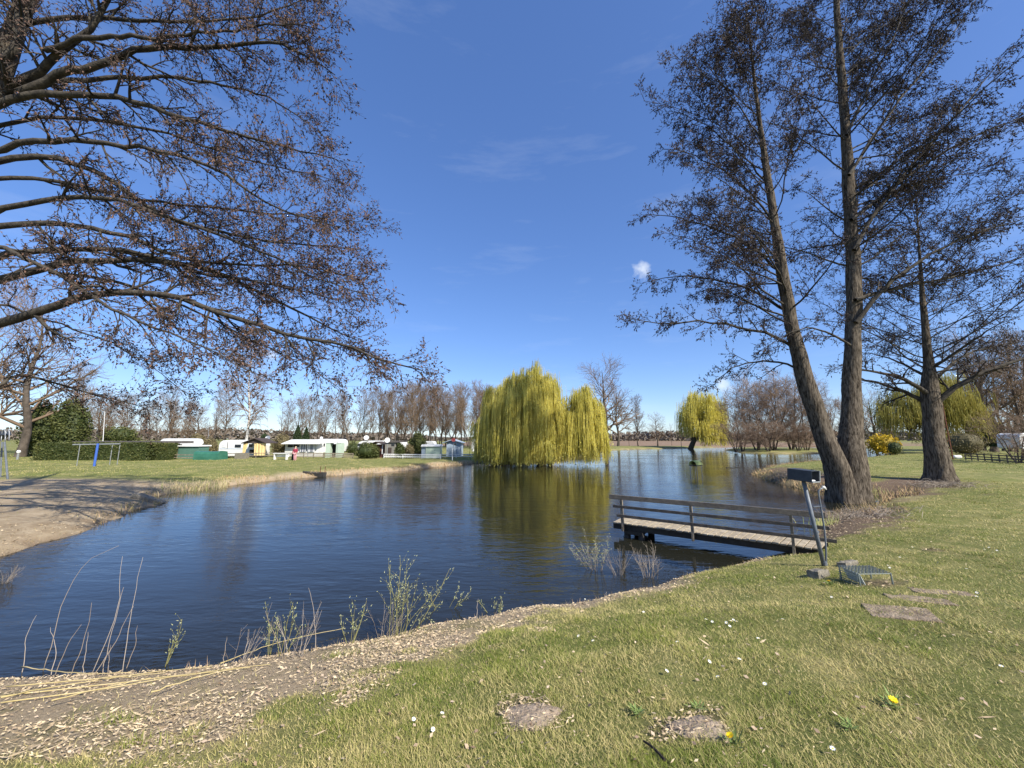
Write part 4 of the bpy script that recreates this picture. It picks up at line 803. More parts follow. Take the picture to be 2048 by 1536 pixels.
bv = [(0, 0, .88), (0, 0, 1.1), (0, 0, 1.32), (0, -.01, 1.42), (0, -.02, 1.5), (0, -.01, 1.62), (.09, 0, .82), (.1, -.02, .45), (.1, .02, .08), (.1, -.12, .04), (-.09, 0, .82), (-.1, .02, .45), (-.1, .06, .08), (-.1, -.08, .04), (.19, 0, 1.33), (.25, -.03, 1.06), (.2, -.16, .86), (.18, -.22, .8), (-.19, 0, 1.33), (-.26, -.02, 1.06), (-.24, -.1, .84), (-.23, -.14, .77)]
be = [(0, 1), (1, 2), (2, 3), (3, 4), (4, 5), (0, 6), (6, 7), (7, 8), (8, 9), (0, 10), (10, 11), (11, 12), (12, 13), (2, 14), (14, 15), (15, 16), (16, 17), (2, 18), (18, 19), (19, 20), (20, 21)]
br = [.13, .12, .14, .06, .085, .075, .09, .06, .04, .035, .09, .06, .04, .035, .06, .045, .03, .028, .06, .045, .03, .028]
skin_fig(bv, be, br, 'body', 'skin', t)
skin_fig([bv[0], bv[1], bv[2], (0, 0, 1.39), bv[14], bv[15], (.205, -.14, .89), bv[18], bv[19], (-.242, -.09, .88)], [(0, 1), (1, 2), (2, 3), (2, 4), (4, 5), (5, 6), (2, 7), (7, 8), (8, 9)], [.165, .16, .17, .08, .08, .065, .05, .08, .065, .05], 'jacket', 'jacket', t)
skin_fig([(0, 0, .9), bv[6], bv[7], (.1, .02, .1), bv[10], bv[11], (-.1, .06, .1)], [(0, 1), (1, 2), (2, 3), (0, 4), (4, 5), (5, 6)], [.15, .11, .08, .06, .11, .08, .06], 'trousers', 'trousers', t)
skin_fig([(0, .03, 1.66), (0, .06, 1.56), (0, .07, 1.46)], [(0, 1), (1, 2)], [.095, .085, .05], 'hair', 'hair', t)
# playground frame: blue post with crossbar and hanging grey poles
g = G(188, 933); D = g[1]; t = thing('play_frame', 'blue post with long crossbar and thin grey poles on the left lawn', 'play frame', g)
zt = at(190, 887, D)[2]; MB().tubes([g - (0, 0, .2), (g[0] + .05, D, zt)], .09, 10, True).build('post', M['bluepaint'], t)
a, b_ = at(146, 889, D + .4), at(240, 887.5, D + .9); MB().beam(a, b_, .12, .09).build('crossbar', M['galv'], t)
for px, dd in ((157, .3), (222, 1.2), (237, 1.4)):
    p0 = at(px + 3, 890, D + dd); MB().tubes([p0, (p0[0] - .12, p0[1] + .1, gz_(p0[0], p0[1]) - .05)], .03, 6, True).build('leg', M['galv'], t)
g = G(17, 958); D = g[1]; t = thing('metal_stand', 'grey metal post with slanted panel and curved bars at the left edge', 'stand', g)
MB().tubes([g - (0, 0, .2), at(9, 884, D)], .05, 8, True).build('post', M['greymetal'], t); g2 = at(4, 940, D + 1.2); MB().tubes([(g2[0], g2[1], gz_(g2[0], g2[1]) - .1), at(4, 884, D + 1.2)], .04, 8, True).build('post', M['greymetal'], t)
MB().beam(at(-14, 880, D + .3), at(12, 866, D + .3), .5, .28).build('panel', M['boxmetal'], t)
for dx in (0, 8): MB().tubes(resample([at(2 + dx, 884, D + .1), at(4 + dx, 862, D + .1), at(8 + dx, 856, D + .1), at(11 + dx, 862, D + .1), at(10 + dx, 882, D + .1)], 10), .025, 6, True).build('bar', M['galv'], t, True)
t = thing('garden_ornament', 'small white post lamp beside the thick trunk at left', 'garden lamp', gpos(38, 46)); g = np.array(gpos(38, 46)); MB().tubes([g - (0, 0, .1), g + (0, 0, .75)], .1, 8, True).build('post', M['galv'], t); MB().tubes([g + (0, 0, z) for z in (.75, .8, .95, 1.05, 1.1)], [.12, .17, .18, .14, .05], 10, True).build('globe', M['white'], t, True)
# boat at the left bank
g = atz(627, 953); t = thing('rowing_boat', 'small black boat moored at the far left bank', 'boat', g); n = 9; m = MB(); V = []; L_ = 1.75
for i in range(n):
    f = i / (n - 1); w = .42 * math.sin(math.pi * min(f * .75 + .25, 1)) ** .6 if f < 1 else .02
    for s, z in ((-1, .34 + .12 * f ** 2), (-.7, .02), (.7, .02), (1, .34 + .12 * f ** 2)): V.append((g[0] + L_ * (.5 - f), g[1] + s * w, z - .06 + .02))
m.add(V, [[4 * i + j, 4 * i + j + 1, 4 * i + 5 + j, 4 * i + 4 + j] for i in range(n - 1) for j in range(3)], [[0, 3, 2, 1]]).build('hull', M['boat'], t)
MB().box(g + (.1, 0, .22), (.25, .74, .03)).build('thwart', M['darkwood'], t); MB().box(g + (-.35, 0, .24), (.2, .62, .03)).build('thwart', M['darkwood'], t)
for dx in (.35, .72): MB().tubes([g + (dx, .35, .1), g + (dx, .35, .75)], .025, 6, True).build('mooring_stake', M['rust'], t)
# duck house on legs
g = atz(1391, 951); D = g[1]; t = thing('duck_house', 'duck house with lime barrel roof on thin legs in the water', 'duck house', g); cx = at(1391, 925, D)[0]; zb = at(1391, 931, D)[2]; w = .34
P = []; k = 9
for j in range(k): a = math.pi * j / (k - 1); P.append((math.cos(a) * w, math.sin(a) * w * 1.05))
V = [(cx + q[0], y, zb + .05 + q[1]) for y in (D - .45, D + .45) for q in P] + [(cx + q[0] * .88, y, zb + .05 + q[1] * .88) for y in (D - .45, D + .45) for q in P]
m = MB(); rz = -.95
Fq = [[j, j + 1, k + j + 1, k + j] for j in range(k - 1)] + [[2 * k + j, 3 * k + j, 3 * k + j + 1, 2 * k + j + 1] for j in range(k - 1)] + [[j, 2 * k + j, 2 * k + j + 1, j + 1] for j in range(k - 1)] + [[k + j, k + j + 1, 3 * k + j + 1, 3 * k + j] for j in range(k - 1)]
Rm = np.array([[math.cos(rz), -math.sin(rz), 0], [math.sin(rz), math.cos(rz), 0], [0, 0, 1]]); cc = np.array([cx, D, 0])
m.add((np.array(V) - cc) @ Rm.T + cc, Fq).build('roof', M['lime'], t, True); MB().box((cx, D, zb), (.66, .86, .06), rz).build('floor', M['darkwood'], t); MB().box(cc + Rm @ np.array([0, .40, zb + .2]), (.56, .03, .3), rz).build('back_board', M['darkwood'], t)
for sx in (-1, 1):
    for sy in (-1, 1): q = cc + Rm @ np.array([sx * .27, sy * .36, 0]); MB().tubes([(q[0] + sx * .03, q[1], -.6), (q[0], q[1], zb)], .025, 6, True).build('leg', M['galv'], t)
# floating branch
a = atz(1452, 935); single(MB().tubes(resample([a + (0, 0, .02), a + (.6, .1, .05), a + (1.3, -.1, .01)], 8), np.linspace(.03, .012, 8), 6, True), 'floating_branch', M['limb'], a, 'thin dark branch floating right of the duck house', 'branch')
# footbridge
D = 74; t = thing('footbridge', 'grey wooden footbridge over the water behind the alders', 'bridge', at(1745, 896, D)); 
for k in range(3): MB().beam(at(1700, 880 + 4.4 * k, D), at(1772, 884.5 + 4.4 * k, D), .06, .18).build('rail', M['wood'], t)
for k in range(5): a, b_ = at(1702 + 17 * k, 878.5 + 1.1 * k, D + .1), at(1702 + 17 * k, 896 + .6 * k, D + .1); MB().tubes([a, (b_[0], b_[1], -.4)], .07, 4, True).build('post', M['wood'], t)
MB().beam(at(1696, 892.5, D + .7), at(1776, 896.5, D + .7), 1.3, .14).build('deck', M['wood'], t)
# rusty lattice mast behind the third alder
g = G(1899, 919); D = g[1]; t = thing('lattice_mast', 'rusty narrow lattice mast leaning behind the single alder', 'mast', g); A0, B0 = at(1892, 919, D), at(1906, 917, D); A1, B1 = at(1866, 740, D), at(1871, 740, D); A0[2] = B0[2] = g[2] - .1
for a, b_ in ((A0, A1), (B0, B1)): MB().beam(a, b_, .09, .09, (0, 1, 0)).build('rail', M['rust'], t)
for k in range(13):
    f0, f1 = k / 13, (k + 1) / 13; MB().beam(A0 * (1 - f0) + A1 * f0, B0 * (1 - f1) + B1 * f1, .04, .04, (0, 1, 0)).build('brace', M['rust'], t)
g = gpos(1912, 46); t = thing('gas_canister', 'small white rounded canister lying on the lawn behind the mast', 'canister', g); g = np.array(g); MB().tubes([g + (x, 0, .2) for x in (-.45, -.4, -.2, .2, .4, .45)], [.06, .17, .2, .2, .17, .06], 12, True).build('tank', M['white'], t, True); MB().box(g + (0, 0, .04), (.6, .3, .1)).build('foot', M['greymetal'], t)
t = thing('caravan', 'rounded white caravan at the right edge behind the dark fence', 'caravan', gpos(2060, 43)); loaf(2040, 2100, 866, 899, 43, 2.1).build('body', M['white'], t, bevel=.05); pane(2046, 2060, 873, 880, 43).build('window', M['glass'], t); pane(2066, 2080, 873, 880, 43).build('window', M['glass'], t)

# ------------------------------------------------------------------ jetty
N0, N1, F0, F1 = np.array([3.12, 12.45, .40]), np.array([7.15, 9.35, .44]), np.array([3.78, 13.4, .40]), np.array([7.95, 10.1, .44])
t = thing('jetty', 'weathered wooden jetty with a plank railing on its near side', 'jetty', (5.4, 11.3, 0)); e = norm(N1 - N0); nrm = np.array([e[1], -e[0], 0]); nrm = nrm / np.linalg.norm(nrm); 
if nrm[1] > 0: nrm = -nrm
r = rng_(8); L = np.linalg.norm(N1 - N0); npl = int(L / .155)
for i in range(npl):
    f = (i + .5) / npl; a = N0 * (1 - f) + N1 * f + nrm * r.uniform(-.02, .03); b_ = F0 * (1 - f) + F1 * f - nrm * r.uniform(-.02, .03); dz = np.array([0, 0, r.normal() * .004])
    MB().beam(a + dz, b_ + dz, .135, .035).build('plank', M['plank'], t, bevel=.006)
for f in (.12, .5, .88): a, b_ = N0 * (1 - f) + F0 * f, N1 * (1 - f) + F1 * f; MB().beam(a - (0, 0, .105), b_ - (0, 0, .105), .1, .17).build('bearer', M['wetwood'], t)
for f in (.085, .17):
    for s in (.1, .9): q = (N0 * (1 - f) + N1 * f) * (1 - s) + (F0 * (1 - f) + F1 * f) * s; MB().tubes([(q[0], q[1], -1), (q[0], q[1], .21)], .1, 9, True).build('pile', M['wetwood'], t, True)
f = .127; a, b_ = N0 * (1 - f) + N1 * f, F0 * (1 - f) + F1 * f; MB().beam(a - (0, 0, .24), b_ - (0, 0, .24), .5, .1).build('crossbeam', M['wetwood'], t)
def lean(f, h): return N0 * (1 - f) + N1 * f + nrm * (.05 + .06 * h) + np.array([0, 0, h])
for f in (.07, .46, .90): MB().beam(lean(f, -.2), lean(f, .82), .11, .06, tuple(e)).build('post', M['wood'], t, bevel=.006)
for h, f0, f1, w in ((.80, .0, 1.03, .13), (.52, .02, 1.04, .08), (.25, .04, 1.06, .08)): MB().beam(lean(f0, h) + nrm * .05, lean(f1, h) + nrm * .05, .04, w).build('rail', M['darkwood'] if h < .7 else M['shaded_railwood'], t, bevel=.006)  # shade on the camera-facing sides is put into the darker rail colours

# ------------------------------------------------------------------ feeder box on post, tap, blocks, rack, slabs
g = G(1650, 1132); D = g[1]; top = at(1607, 962, D); t = thing('box_on_post', 'dark slate box open at one end on a grey steel post', 'post box', g)
MB().tubes([g - (0, 0, .15), top], .036, 14, True).build('post', M['greymetal'], t, True)
MB().tubes([g * .62 + top * .38, g * .60 + top * .40], .041, 14, True).build('collar', M['greymetal'], t); MB().tubes([g * .98 + top * .02 - (0, 0, .02), g * .95 + top * .05], .05, 14, True).build('foot', M['greymetal'], t)
bl, bw, bh, tk = .44, .26, .21, .008; rz = -1.12; tl = .06; bc = top + np.array([.02, .02, .115])
Rb = np.array(Matrix.Rotation(rz, 3, 'Z') @ Matrix.Rotation(tl, 3, 'Y'))
def bb(c, s, nm, mt, par): return MB().box(bc + Rb @ np.array(c), s, M=Rb).build(nm, M[mt], par, bevel=.003)
body = bb((0, 0, -bh / 2), (bl, bw, tk), 'floor', 'boxmetal', t); bb((0, -bw / 2, 0), (bl, tk, bh), 'side', 'boxmetal', t); bb((0, bw / 2, 0), (bl, tk, bh), 'side', 'boxmetal', t); bb((0, 0, bh / 2), (bl, bw, tk), 'top', 'boxmetal', t); bb((-bl / 2, 0, 0), (tk, bw, bh), 'back', 'boxmetal', t)
bb((bl * .28, 0, -bh / 2 + .02), (.12, .12, .02), 'paper', 'paper', t); bb((bl / 2 + .005, 0, -bh / 2), (.02, bw, .02), 'lip', 'galv', t); bb((bl / 2 + .005, bw / 2, 0), (.02, .02, bh), 'lip', 'galv', t)
g = G(1662, 1134); g = np.array([g[0], D + .02, ground_z(g[0], D)]); t = thing('water_tap', 'thin standpipe with bent top and white nozzle beside the box post', 'tap', g); tp = [g - (0, 0, .15), at(1652, 1080, D), at(1643, 1020, D), at(1637, 988, D), at(1637, 981, D), at(1641, 977, D), at(1646, 976, D)]
MB().tubes(resample(tp, 30), .016, 10, True).build('pipe', M['greymetal'], t, True); q = at(1646, 976, D); MB().tubes([q, q + (.02, 0, .02), q + (.06, 0, -.03)], [.022, .026, .012], 8, True).build('nozzle', M['white'], t, True); MB().tubes([q + (.0, 0, .0), q + (.0, 0, .04)], [.02, .02], 8, True).build('valve', M['white'], t); MB().beam(at(1642, 1012, D), at(1627, 1014, D), .03, .015).build('clip', M['greymetal'], t)
def block(px, py, size, rz, label, tilt=(0, 0), mat='stone', name='concrete_block', up=.4, cat='block'):
    g = G(px, py); e_ = .25; nx_, ny_ = (ground_z(g[0] - e_, g[1]) - ground_z(g[0] + e_, g[1])) / (2 * e_), (ground_z(g[0], g[1] - e_) - ground_z(g[0], g[1] + e_)) / (2 * e_)
    Q_ = Vector((0, 0, 1)).rotation_difference(Vector((nx_, ny_, 1))).to_matrix()
    R_ = np.array(Q_ @ Matrix.Rotation(rz, 3, 'Z') @ Matrix.Rotation(tilt[0], 3, 'X') @ Matrix.Rotation(tilt[1], 3, 'Y')); r = rng_(int(px)); m = MB(); nx, ny = 7, 4; h = np.array(size) / 2
    me = []; V = np.array([[x, y, z] for z in (-1, 1) for y in np.linspace(-1, 1, ny) for x in np.linspace(-1, 1, nx)]) ; V = V * h + r.normal(size=V.shape) * min(.006, size[2] * .08); i_ = np.arange(nx * ny).reshape(ny, nx); o = nx * ny
    F = [[a, b, c, d] for a, b, c, d in zip(i_[:-1, :-1].ravel() + o, i_[:-1, 1:].ravel() + o, i_[1:, 1:].ravel() + o, i_[1:, :-1].ravel() + o)]; ring = list(i_[0]) + list(i_[1:, -1]) + list(i_[-1, -2::-1]) + list(i_[-2:0:-1, 0])
    F += [[ring[k], ring[(k + 1) % len(ring)], ring[(k + 1) % len(ring)] + o, ring[k] + o] for k in range(len(ring))]
    m.add(V @ R_.T + g + np.array([0, 0, size[2] * (up - .5) + .0]), F); return single(m, name, M[mat], g, label, cat, bevel=.008)
block(1638, 1156, (.44, .17, .2), .55, 'grey concrete block in the grass at the foot of the box post', (.0, .05), up=.6); block(1697, 1133, (.38, .16, .18), .35, 'half-buried concrete block behind the wire rack', up=.45)
for px, py, sz, rz, lb_ in ((1800, 1226, (.62, .44, .05), -.5, 'nearest worn paving slab sunk in the grass'), (1838, 1199, (.62, .40, .05), -.5, 'middle worn paving slab sunk in the grass'), (1882, 1184, (.66, .40, .05), -.5, 'farthest worn paving slab sunk in the grass')):
    g = G(px, py); block(px, py, sz, rz, lb_, mat='slab', name='paving_slab', up=.12, cat='slab')
g = G(1722, 1172); t = thing('wire_rack', 'low wire rack with a pale panel standing in the grass', 'rack', g)
D = g[1]; zt = g[2] + .19; TL, TR, BL, BR = atz(1678, 1131, zt), atz(1738, 1131, zt), atz(1716, 1147, zt), atz(1781, 1146, zt)
for q in (TL, TR, BL, BR): q[2] = zt
for k in range(10):
    f = k / 9; MB().tubes([TL * (1 - f) + TR * f, BL * (1 - f) + BR * f], .006, 6, True).build('wire', M['wire'], t)
for k in range(7):
    f = k / 6; MB().tubes([TL * (1 - f) + BL * f - (0, 0, .01), TR * (1 - f) + BR * f - (0, 0, .01)], .006, 6, True).build('wire', M['wire'], t)
for q in (TL, TR, BL, BR): MB().tubes([q, (q[0] + .02, q[1], ground_z(q[0], q[1]) - .05)], .011, 8, True).build('leg', M['wire'], t)
a, b_ = TL - (0, 0, .02), BL - (0, 0, .02); c_, d_ = BL * .97 + BR * .03, TL; m = MB()
for k in range(6): f = k / 5; MB().tubes([a - (.02, 0, .17 * f), b_ - (.02, 0, .17 * f)], .005, 6, True).build('wire', M['wire'], t)
MB().add([a + (.05, 0, -.01), b_ + (.05, 0.03, -.01), b_ + (.12, .03, -.16), a + (.12, 0, -.16), a + (.062, .01, -.01), b_ + (.062, 0.04, -.01), b_ + (.132, .04, -.16), a + (.132, .01, -.16)], [[0, 1, 2, 3], [4, 7, 6, 5], [0, 4, 5, 1], [3, 2, 6, 7], [0, 3, 7, 4], [1, 5, 6, 2]]).build('panel', M['panel'], t)

# ------------------------------------------------------------------ plants on the near bank
def shoots(name, px, py, n, H, spread, label, seed, lean_=(0, 0), mat='shoot', buds=True, side=5, group=None, rad=.006, water=False):
    g = G(px, py) if not water else atz(px, py); r = rng_(seed); P = np.empty((n, 7, 3)); a = r.uniform(0, 6.28, n); d = np.stack([np.cos(a) * spread + lean_[0], np.sin(a) * spread * .7 + lean_[1], np.ones(n)], -1) * 1.0; d = norm(d + r.normal(size=d.shape) * .08); L = H * r.uniform(.55, 1.1, n); p = g + np.stack([np.cos(a), np.sin(a) * .6, 0 * a], -1) * r.uniform(0, .16, n)[:, None] - np.array([0, 0, .06])
    for k in range(7): P[:, k] = p; d = norm(d + r.normal(size=d.shape) * .09 + np.array([0, 0, .03])); p = p + d * (L / 6)[:, None]
    R = rad * r.uniform(.7, 1.2, n)[:, None] * np.linspace(1, .4, 7)[None]
    P2, R2, _ = grow(r, P, R, side, .3, .95, (25, 55), H * .33, 4, .25, .1, .7, rad * .4, .6); t = thing(name, label, 'shrub', g, group)
    MB().tubes(P, R, 5, tint=r.uniform(0, 1, n)).tubes(P2, R2, 3, tint=r.uniform(0, 1, len(P2))).build('stems', M[mat], t, True)
    if buds:
        A = np.concatenate([P[:, 3:].reshape(-1, 3), P2.reshape(-1, 3)]); dr = np.concatenate([(P[:, 3:] - P[:, 2:-1]).reshape(-1, 3), np.gradient(P2, axis=1).reshape(-1, 3)]); A = np.repeat(A, 1, 0); dr = np.repeat(norm(dr), 1, 0); A = A + r.normal(size=A.shape) * .014 + dr * r.uniform(-.07, .07, len(A))[:, None]
        MB().pods(A, dr + r.normal(size=A.shape) * .35,   .026 * r.uniform(.6, 1.4, len(A)), .0065, tint=r.uniform(0, 1, len(A))).build('buds', M['bud'], t, kind='stuff')
    return t
shoots('willow_shrub', 800, 1270, 13, 1.05, .30, 'largest budding willow shrub at the middle of the near bank', 1, (.22, .12), side=5); shoots('willow_shrub', 700, 1290, 5, .62, .35, 'small budding willow shoots left of the largest shrub', 2, (.12, .1), side=3); shoots('willow_shrub', 555, 1312, 7, .75, .3, 'budding willow shoots mixed with dry stems on the straw bank', 3, (.15, .1), side=4)
shoots('willow_shrub', 893, 1215, 4, .5, .6, 'small forked twigs standing in water right of the largest shrub', 4, (.1, 0), side=3, water=True); shoots('willow_shrub', 995, 1226, 5, .32, .5, 'tiny budding shoots at the water edge below the willow reflection', 5, (.05, 0), side=3); shoots('willow_shrub', 332, 1338, 3, .62, .2, 'single budding green-tipped shoots on the left straw bank', 6, (.35, .1), side=3)
shoots('dry_shrub', 1190, 1140, 14, .85, .5, 'pale dry twiggy shrub in the water left of the jetty', 7, (-.1, 0), 'stalk', True, 5, water=True, rad=.005); shoots('dry_shrub', 1300, 1155, 18, .75, .45, 'dry reddish twiggy shrub in front of the jetty', 8, (.1, 0), 'stalk', False, 6, water=True, rad=.005)
shoots('dry_shrub', 6, 1165, 16, .5, .8, 'dry tuft of twigs in the water at the left edge', 9, (.2, 0), 'stalk', False, 4, water=True, rad=.005); shoots('dry_shrub', 580, 1318, 10, .8, .35, 'bare dry stems rising from the straw bank at left centre', 10, (.1, 0), 'stalk', False, 3, rad=.004)
shoots('dry_shrub', 470, 1332, 9, .55, .5, 'low dry twigs on the straw bank left of the budding stems', 12, (.15, 0), 'stalk', False, 3, rad=.0035); shoots('dry_shrub', 760, 1282, 10, .6, .45, 'fine dry twigs at the left foot of the largest shrub', 13, (.1, .05), 'stalk', False, 4, rad=.0032); shoots('dry_shrub', 1240, 1150, 14, .7, .5, 'dry twigs in the water between the two dry shrubs by the jetty', 14, (0, 0), 'stalk', False, 4, water=True, rad=.004)
stalks = [((85, 1345), (150, 1130), (240, 1090)), ((180, 1350), (240, 1220), (245, 1115)), ((245, 1348), (262, 1230), (288, 1118)), ((205, 1352), (228, 1240), (246, 1175)), ((110, 1352), (135, 1290), (165, 1245)), ((140, 1352), (172, 1275), (188, 1200)), ((170, 1366), (220, 1290), (260, 1215)), ((45, 1348), (55, 1270), (82, 1222)), ((108, 1350), (115, 1300), (108, 1255)), ((165, 1350), (170, 1300), (178, 1265)), ((215, 1350), (222, 1310), (228, 1285)), ((250, 1340), (270, 1290), (277, 1250)), ((445, 1335), (447, 1300), (454, 1272)), ((630, 1306), (627, 1240), (610, 1178)), ((955, 1238), (957, 1215), (960, 1200)), ((1212, 1200), (1212, 1190), (1213, 1182))]
for i, st in enumerate(stalks):
    b0 = G(*st[0]); P = resample([b0 - (0, 0, .05)] + [at(x, y, b0[1] + .12 * k) for k, (x, y) in enumerate(st[1:], 1)], 12); P += np.cumsum(rng_(i).normal(size=(12, 3)) * .006, axis=0); 
    lb_ = f'{ORD[i]} thin dry stalk from the left along the near bank'
    single(MB().tubes(P, np.linspace(.0048, .0018, 12), 5, True, tint=.4 + .3 * math.sin(i)), 'dry_stalk', M['stalk'], b0, lb_, 'stalk', 'thin dry stalks on the near bank', smooth=True)
canes = [((0, 1398), (250, 1368), (420, 1347), (540, 1333)), ((0, 1412), (180, 1390), (330, 1362), (500, 1340)), ((0, 1405), (160, 1372), (330, 1352)), ((10, 1384), (230, 1362), (420, 1342)), ((40, 1345), (150, 1357), (260, 1356)), ((440, 1338), (560, 1292), (690, 1266)), ((300, 1402), (400, 1368), (470, 1352)), ((100, 1420), (230, 1385), (300, 1372))]
for i, st in enumerate(canes):
    P = np.array([G(x, y) for x, y in st]); P[:, 2] += .02 + .008 * i; P = resample(P, 14, .004, rng_(i))
    single(MB().tubes(P, np.linspace(.0065, .003, 14), 6, True), 'reed_cane', M['cane'], P[0], ['lowest long yellow cane', 'second long yellow cane', 'third yellow cane', 'yellow cane nearest the water', 'short cane bridging the water edge at far left', 'green-yellow cane slanting out over the water', 'short pale cane on the straw', 'short cane at the lower left'][i] + ' lying along the left bank', 'cane', 'canes on the left bank', smooth=True)
r = rng_(71); t = thing('reed_clump', 'pale dry reeds at the water edge beside the sandy spit', 'reeds', atz(390, 978)); m = MB(); n = 420; f = r.random(n); px = 315 + 135 * f + r.normal(size=n) * 8; P0 = np.array([atz(a, 986 - 11 * (a - 315) / 130 + b) for a, b in zip(px, r.normal(size=n) * 2.5)]); h = r.uniform(.15, .55, n); d = r.normal(size=(n, 3)) * .1
m.tubes(np.stack([P0 - (0, 0, .1), P0 + np.stack([0 * h, 0 * h, h * .6], -1) + d * .4, P0 + np.stack([0 * h, 0 * h, h], -1) + d], 1), np.array([.014, .012, .004]), 3, tint=(r.random(n) < .35) * r.random(n)); m.build('blades', M['reed'], t, kind='stuff')
block(300, 1003, (1.3, .6, .25), .2, 'flat grey rock at the tip of the sandy spit', mat='stone', name='flat_rock', up=.6, cat='rock')
for k, (px, py) in enumerate(((1650, 1052), (1752, 992))):
    r = rng_(80 + k); g = G(px, py); n = (70, 70, 22)[k]; a = r.normal(size=(n, 2)) * (.28, .2) * (1, 2.2, .8)[k]; P0 = np.stack([g[0] + a[:, 0], g[1] + a[:, 1], np.full(n, g[2] - .05)], -1); h = r.uniform(.15, .38, n) * (1.5, 1.5, .32)[k] * (.66, 1, 1)[k]; d = r.normal(size=(n, 3)) * .07; m = MB()
    m.tubes(np.stack([P0, P0 + np.stack([0 * h, 0 * h, h * .6], -1) + d * .4, P0 + np.stack([0 * h, 0 * h, h], -1) + d], 1), np.array([.008, .007, .002]), 3, tint=r.uniform(.5, 1, n)); ic = thing('iris_clump', ['green iris shoots behind the landward end of the jetty', 'green iris shoots in the ditch behind the fused alder', 'young green blades at the water edge far left'][k], 'plant', g); m.build('blades', M['reed'], ic, kind='stuff')

# brambles and dead stems round the alder feet
for k, (px, py, n, rx, ry, lb_) in enumerate(((1690, 1035, 520, 1.5, .8, 'tangle of dead bramble stems at the foot of the fused alder'), (1885, 972, 420, 1.3, .9, 'tangle of dead stems at the foot of the single alder'), (1560, 955, 700, 2.6, 1.6, 'dead stems and leaves covering the tip of the grassy spit'))):
    r = rng_(90 + k); g = G(px, py); a = r.normal(size=(n, 2)) * (rx, ry) * .6; x, y = g[0] + a[:, 0], g[1] + a[:, 1]; s = land(x, y); ok = s > .05; x, y = x[ok], y[ok]; z = terrain(x, y); m_ = len(x); an = r.uniform(0, 6.28, m_); L = r.uniform(.2, .6, m_); d = np.stack([np.cos(an), np.sin(an), r.uniform(.0, .6, m_)], -1) * L[:, None]; P0 = np.stack([x, y, z], -1)
    m = MB().tubes(np.stack([P0, P0 + d * .5 + (0, 0, .06), P0 + d * (1, 1, .55)], 1), np.array([.007, .006, .003]), 3, tint=r.uniform(0, .8, m_)); o = m.build('bramble_tangle', M['stalk'], None, True, kind='stuff'); o['label'] = lb_

# ------------------------------------------------------------------ lawn: blades, litter, flowers
r = rng_(200); n = 820000
rad = np.exp(r.uniform(math.log(1.7), math.log(34), n)); th_ = r.uniform(-1.0, 1.0, n); x, y = rad * np.sin(th_), rad * np.cos(th_); s = land(x, y); k = s > .12; x, y, s, rad = x[k], y[k], s[k], rad[k]
dry, sand, lit, field = zones(x, y, s); keep = r.random(len(x)) > np.clip(1.0 * dry - .12 * np.clip(fnoise(x, y, 1.9), 0, 1) + 1.1 * lit + sand, 0, .985); x, y, s, rad, dry = x[keep], y[keep], s[keep], rad[keep], dry[keep]; n = len(x); z = terrain(x, y, s)
patch = .8 * fnoise(x, y, 1.6) + .7 * fnoise(x, y, 5) + .5 * fnoise(x, y, 13); dens = r.random(n) < np.clip(.85 + .3 * patch, .45, 1); x, y, z, rad, patch, dry = x[dens], y[dens], z[dens], rad[dens], patch[dens], dry[dens]; n = len(x)
h = (.014 + .022 * r.random(n)) * (1 + .3 * np.clip(fnoise(x, y, 6.7), -.9, 1.4)) * (1 + .02 * rad); w = .0012 + .00036 * rad; a = r.uniform(0, 6.28, n); ln = r.uniform(.3, 2.2, n)
base = np.stack([x, y, z - .006], -1); tipd = np.stack([np.cos(a) * ln, np.sin(a) * ln, np.ones(n)], -1) * h[:, None]; wd = np.stack([-np.sin(a + .6 * r.normal(size=n)), np.cos(a), 0 * a], -1) * w[:, None]
tint = np.clip(r.beta(.45, .65, n) * 1.0 - .26 * np.clip(patch, -1.2, 1.5) + .5 * dry + .10, 0, 1)
V = np.stack([base - wd, base + wd, base + tipd], 1).reshape(-1, 3); MB().add(V, np.arange(3 * n).reshape(-1, 3), tint=np.repeat(tint, 3)).build('grass', M['grass'], kind='stuff')['label'] = 'short mown lawn grass with straw-coloured patches'
# rough grass along the far shores and coarse tufts on the far lawn
def tufts(nm, lb_, n, x, y, hh, ww, tint, mat='reed'):
    s = land(x, y); z = terrain(x, y, s); a = r.uniform(0, 6.28, n); ln = r.uniform(.1, .9, n); base = np.stack([x, y, z - .02], -1)
    tp = np.stack([np.cos(a) * ln, np.sin(a) * ln, np.ones(n)], -1) * hh[:, None]; wd = np.stack([np.cos(a * 3), np.sin(a * 3), 0 * a], -1) * ww[:, None]
    MB().add(np.stack([base - wd, base + wd, base + tp], 1).reshape(-1, 3), np.arange(3 * n).reshape(-1, 3), tint=np.repeat(tint, 3)).build(nm, M[mat], kind='stuff')['label'] = lb_
n = 330000; x = r.uniform(-40, 45, n); y = np.exp(r.uniform(math.log(14), math.log(95), n)); s = land(x, y); w_ = 1.2 + .7 * fnoise(x, y, .8); k = (s > -.08) & (s < w_) & (np.abs(x) < y * 1.45) & ((x > -13.5) | (y > 24) | (r.random(n) < .5 * (s < .45) + .06)); k &= (r.random(n) < np.clip(.75 + .5 * fnoise(x, y, 2.1), .1, 1)); x, y, s = x[k], y[k], s[k]; n = len(x)
tufts('shore_grass', 'rough dry grass along the far edges of the pond', n, x, y, r.uniform(.07, .26, n) * (1 + .6 * (s < .3)), .006 + .0005 * y, np.clip(r.beta(.6, 1.2, n) + .2 * fnoise(x, y, .7), 0, 1), 'shore')
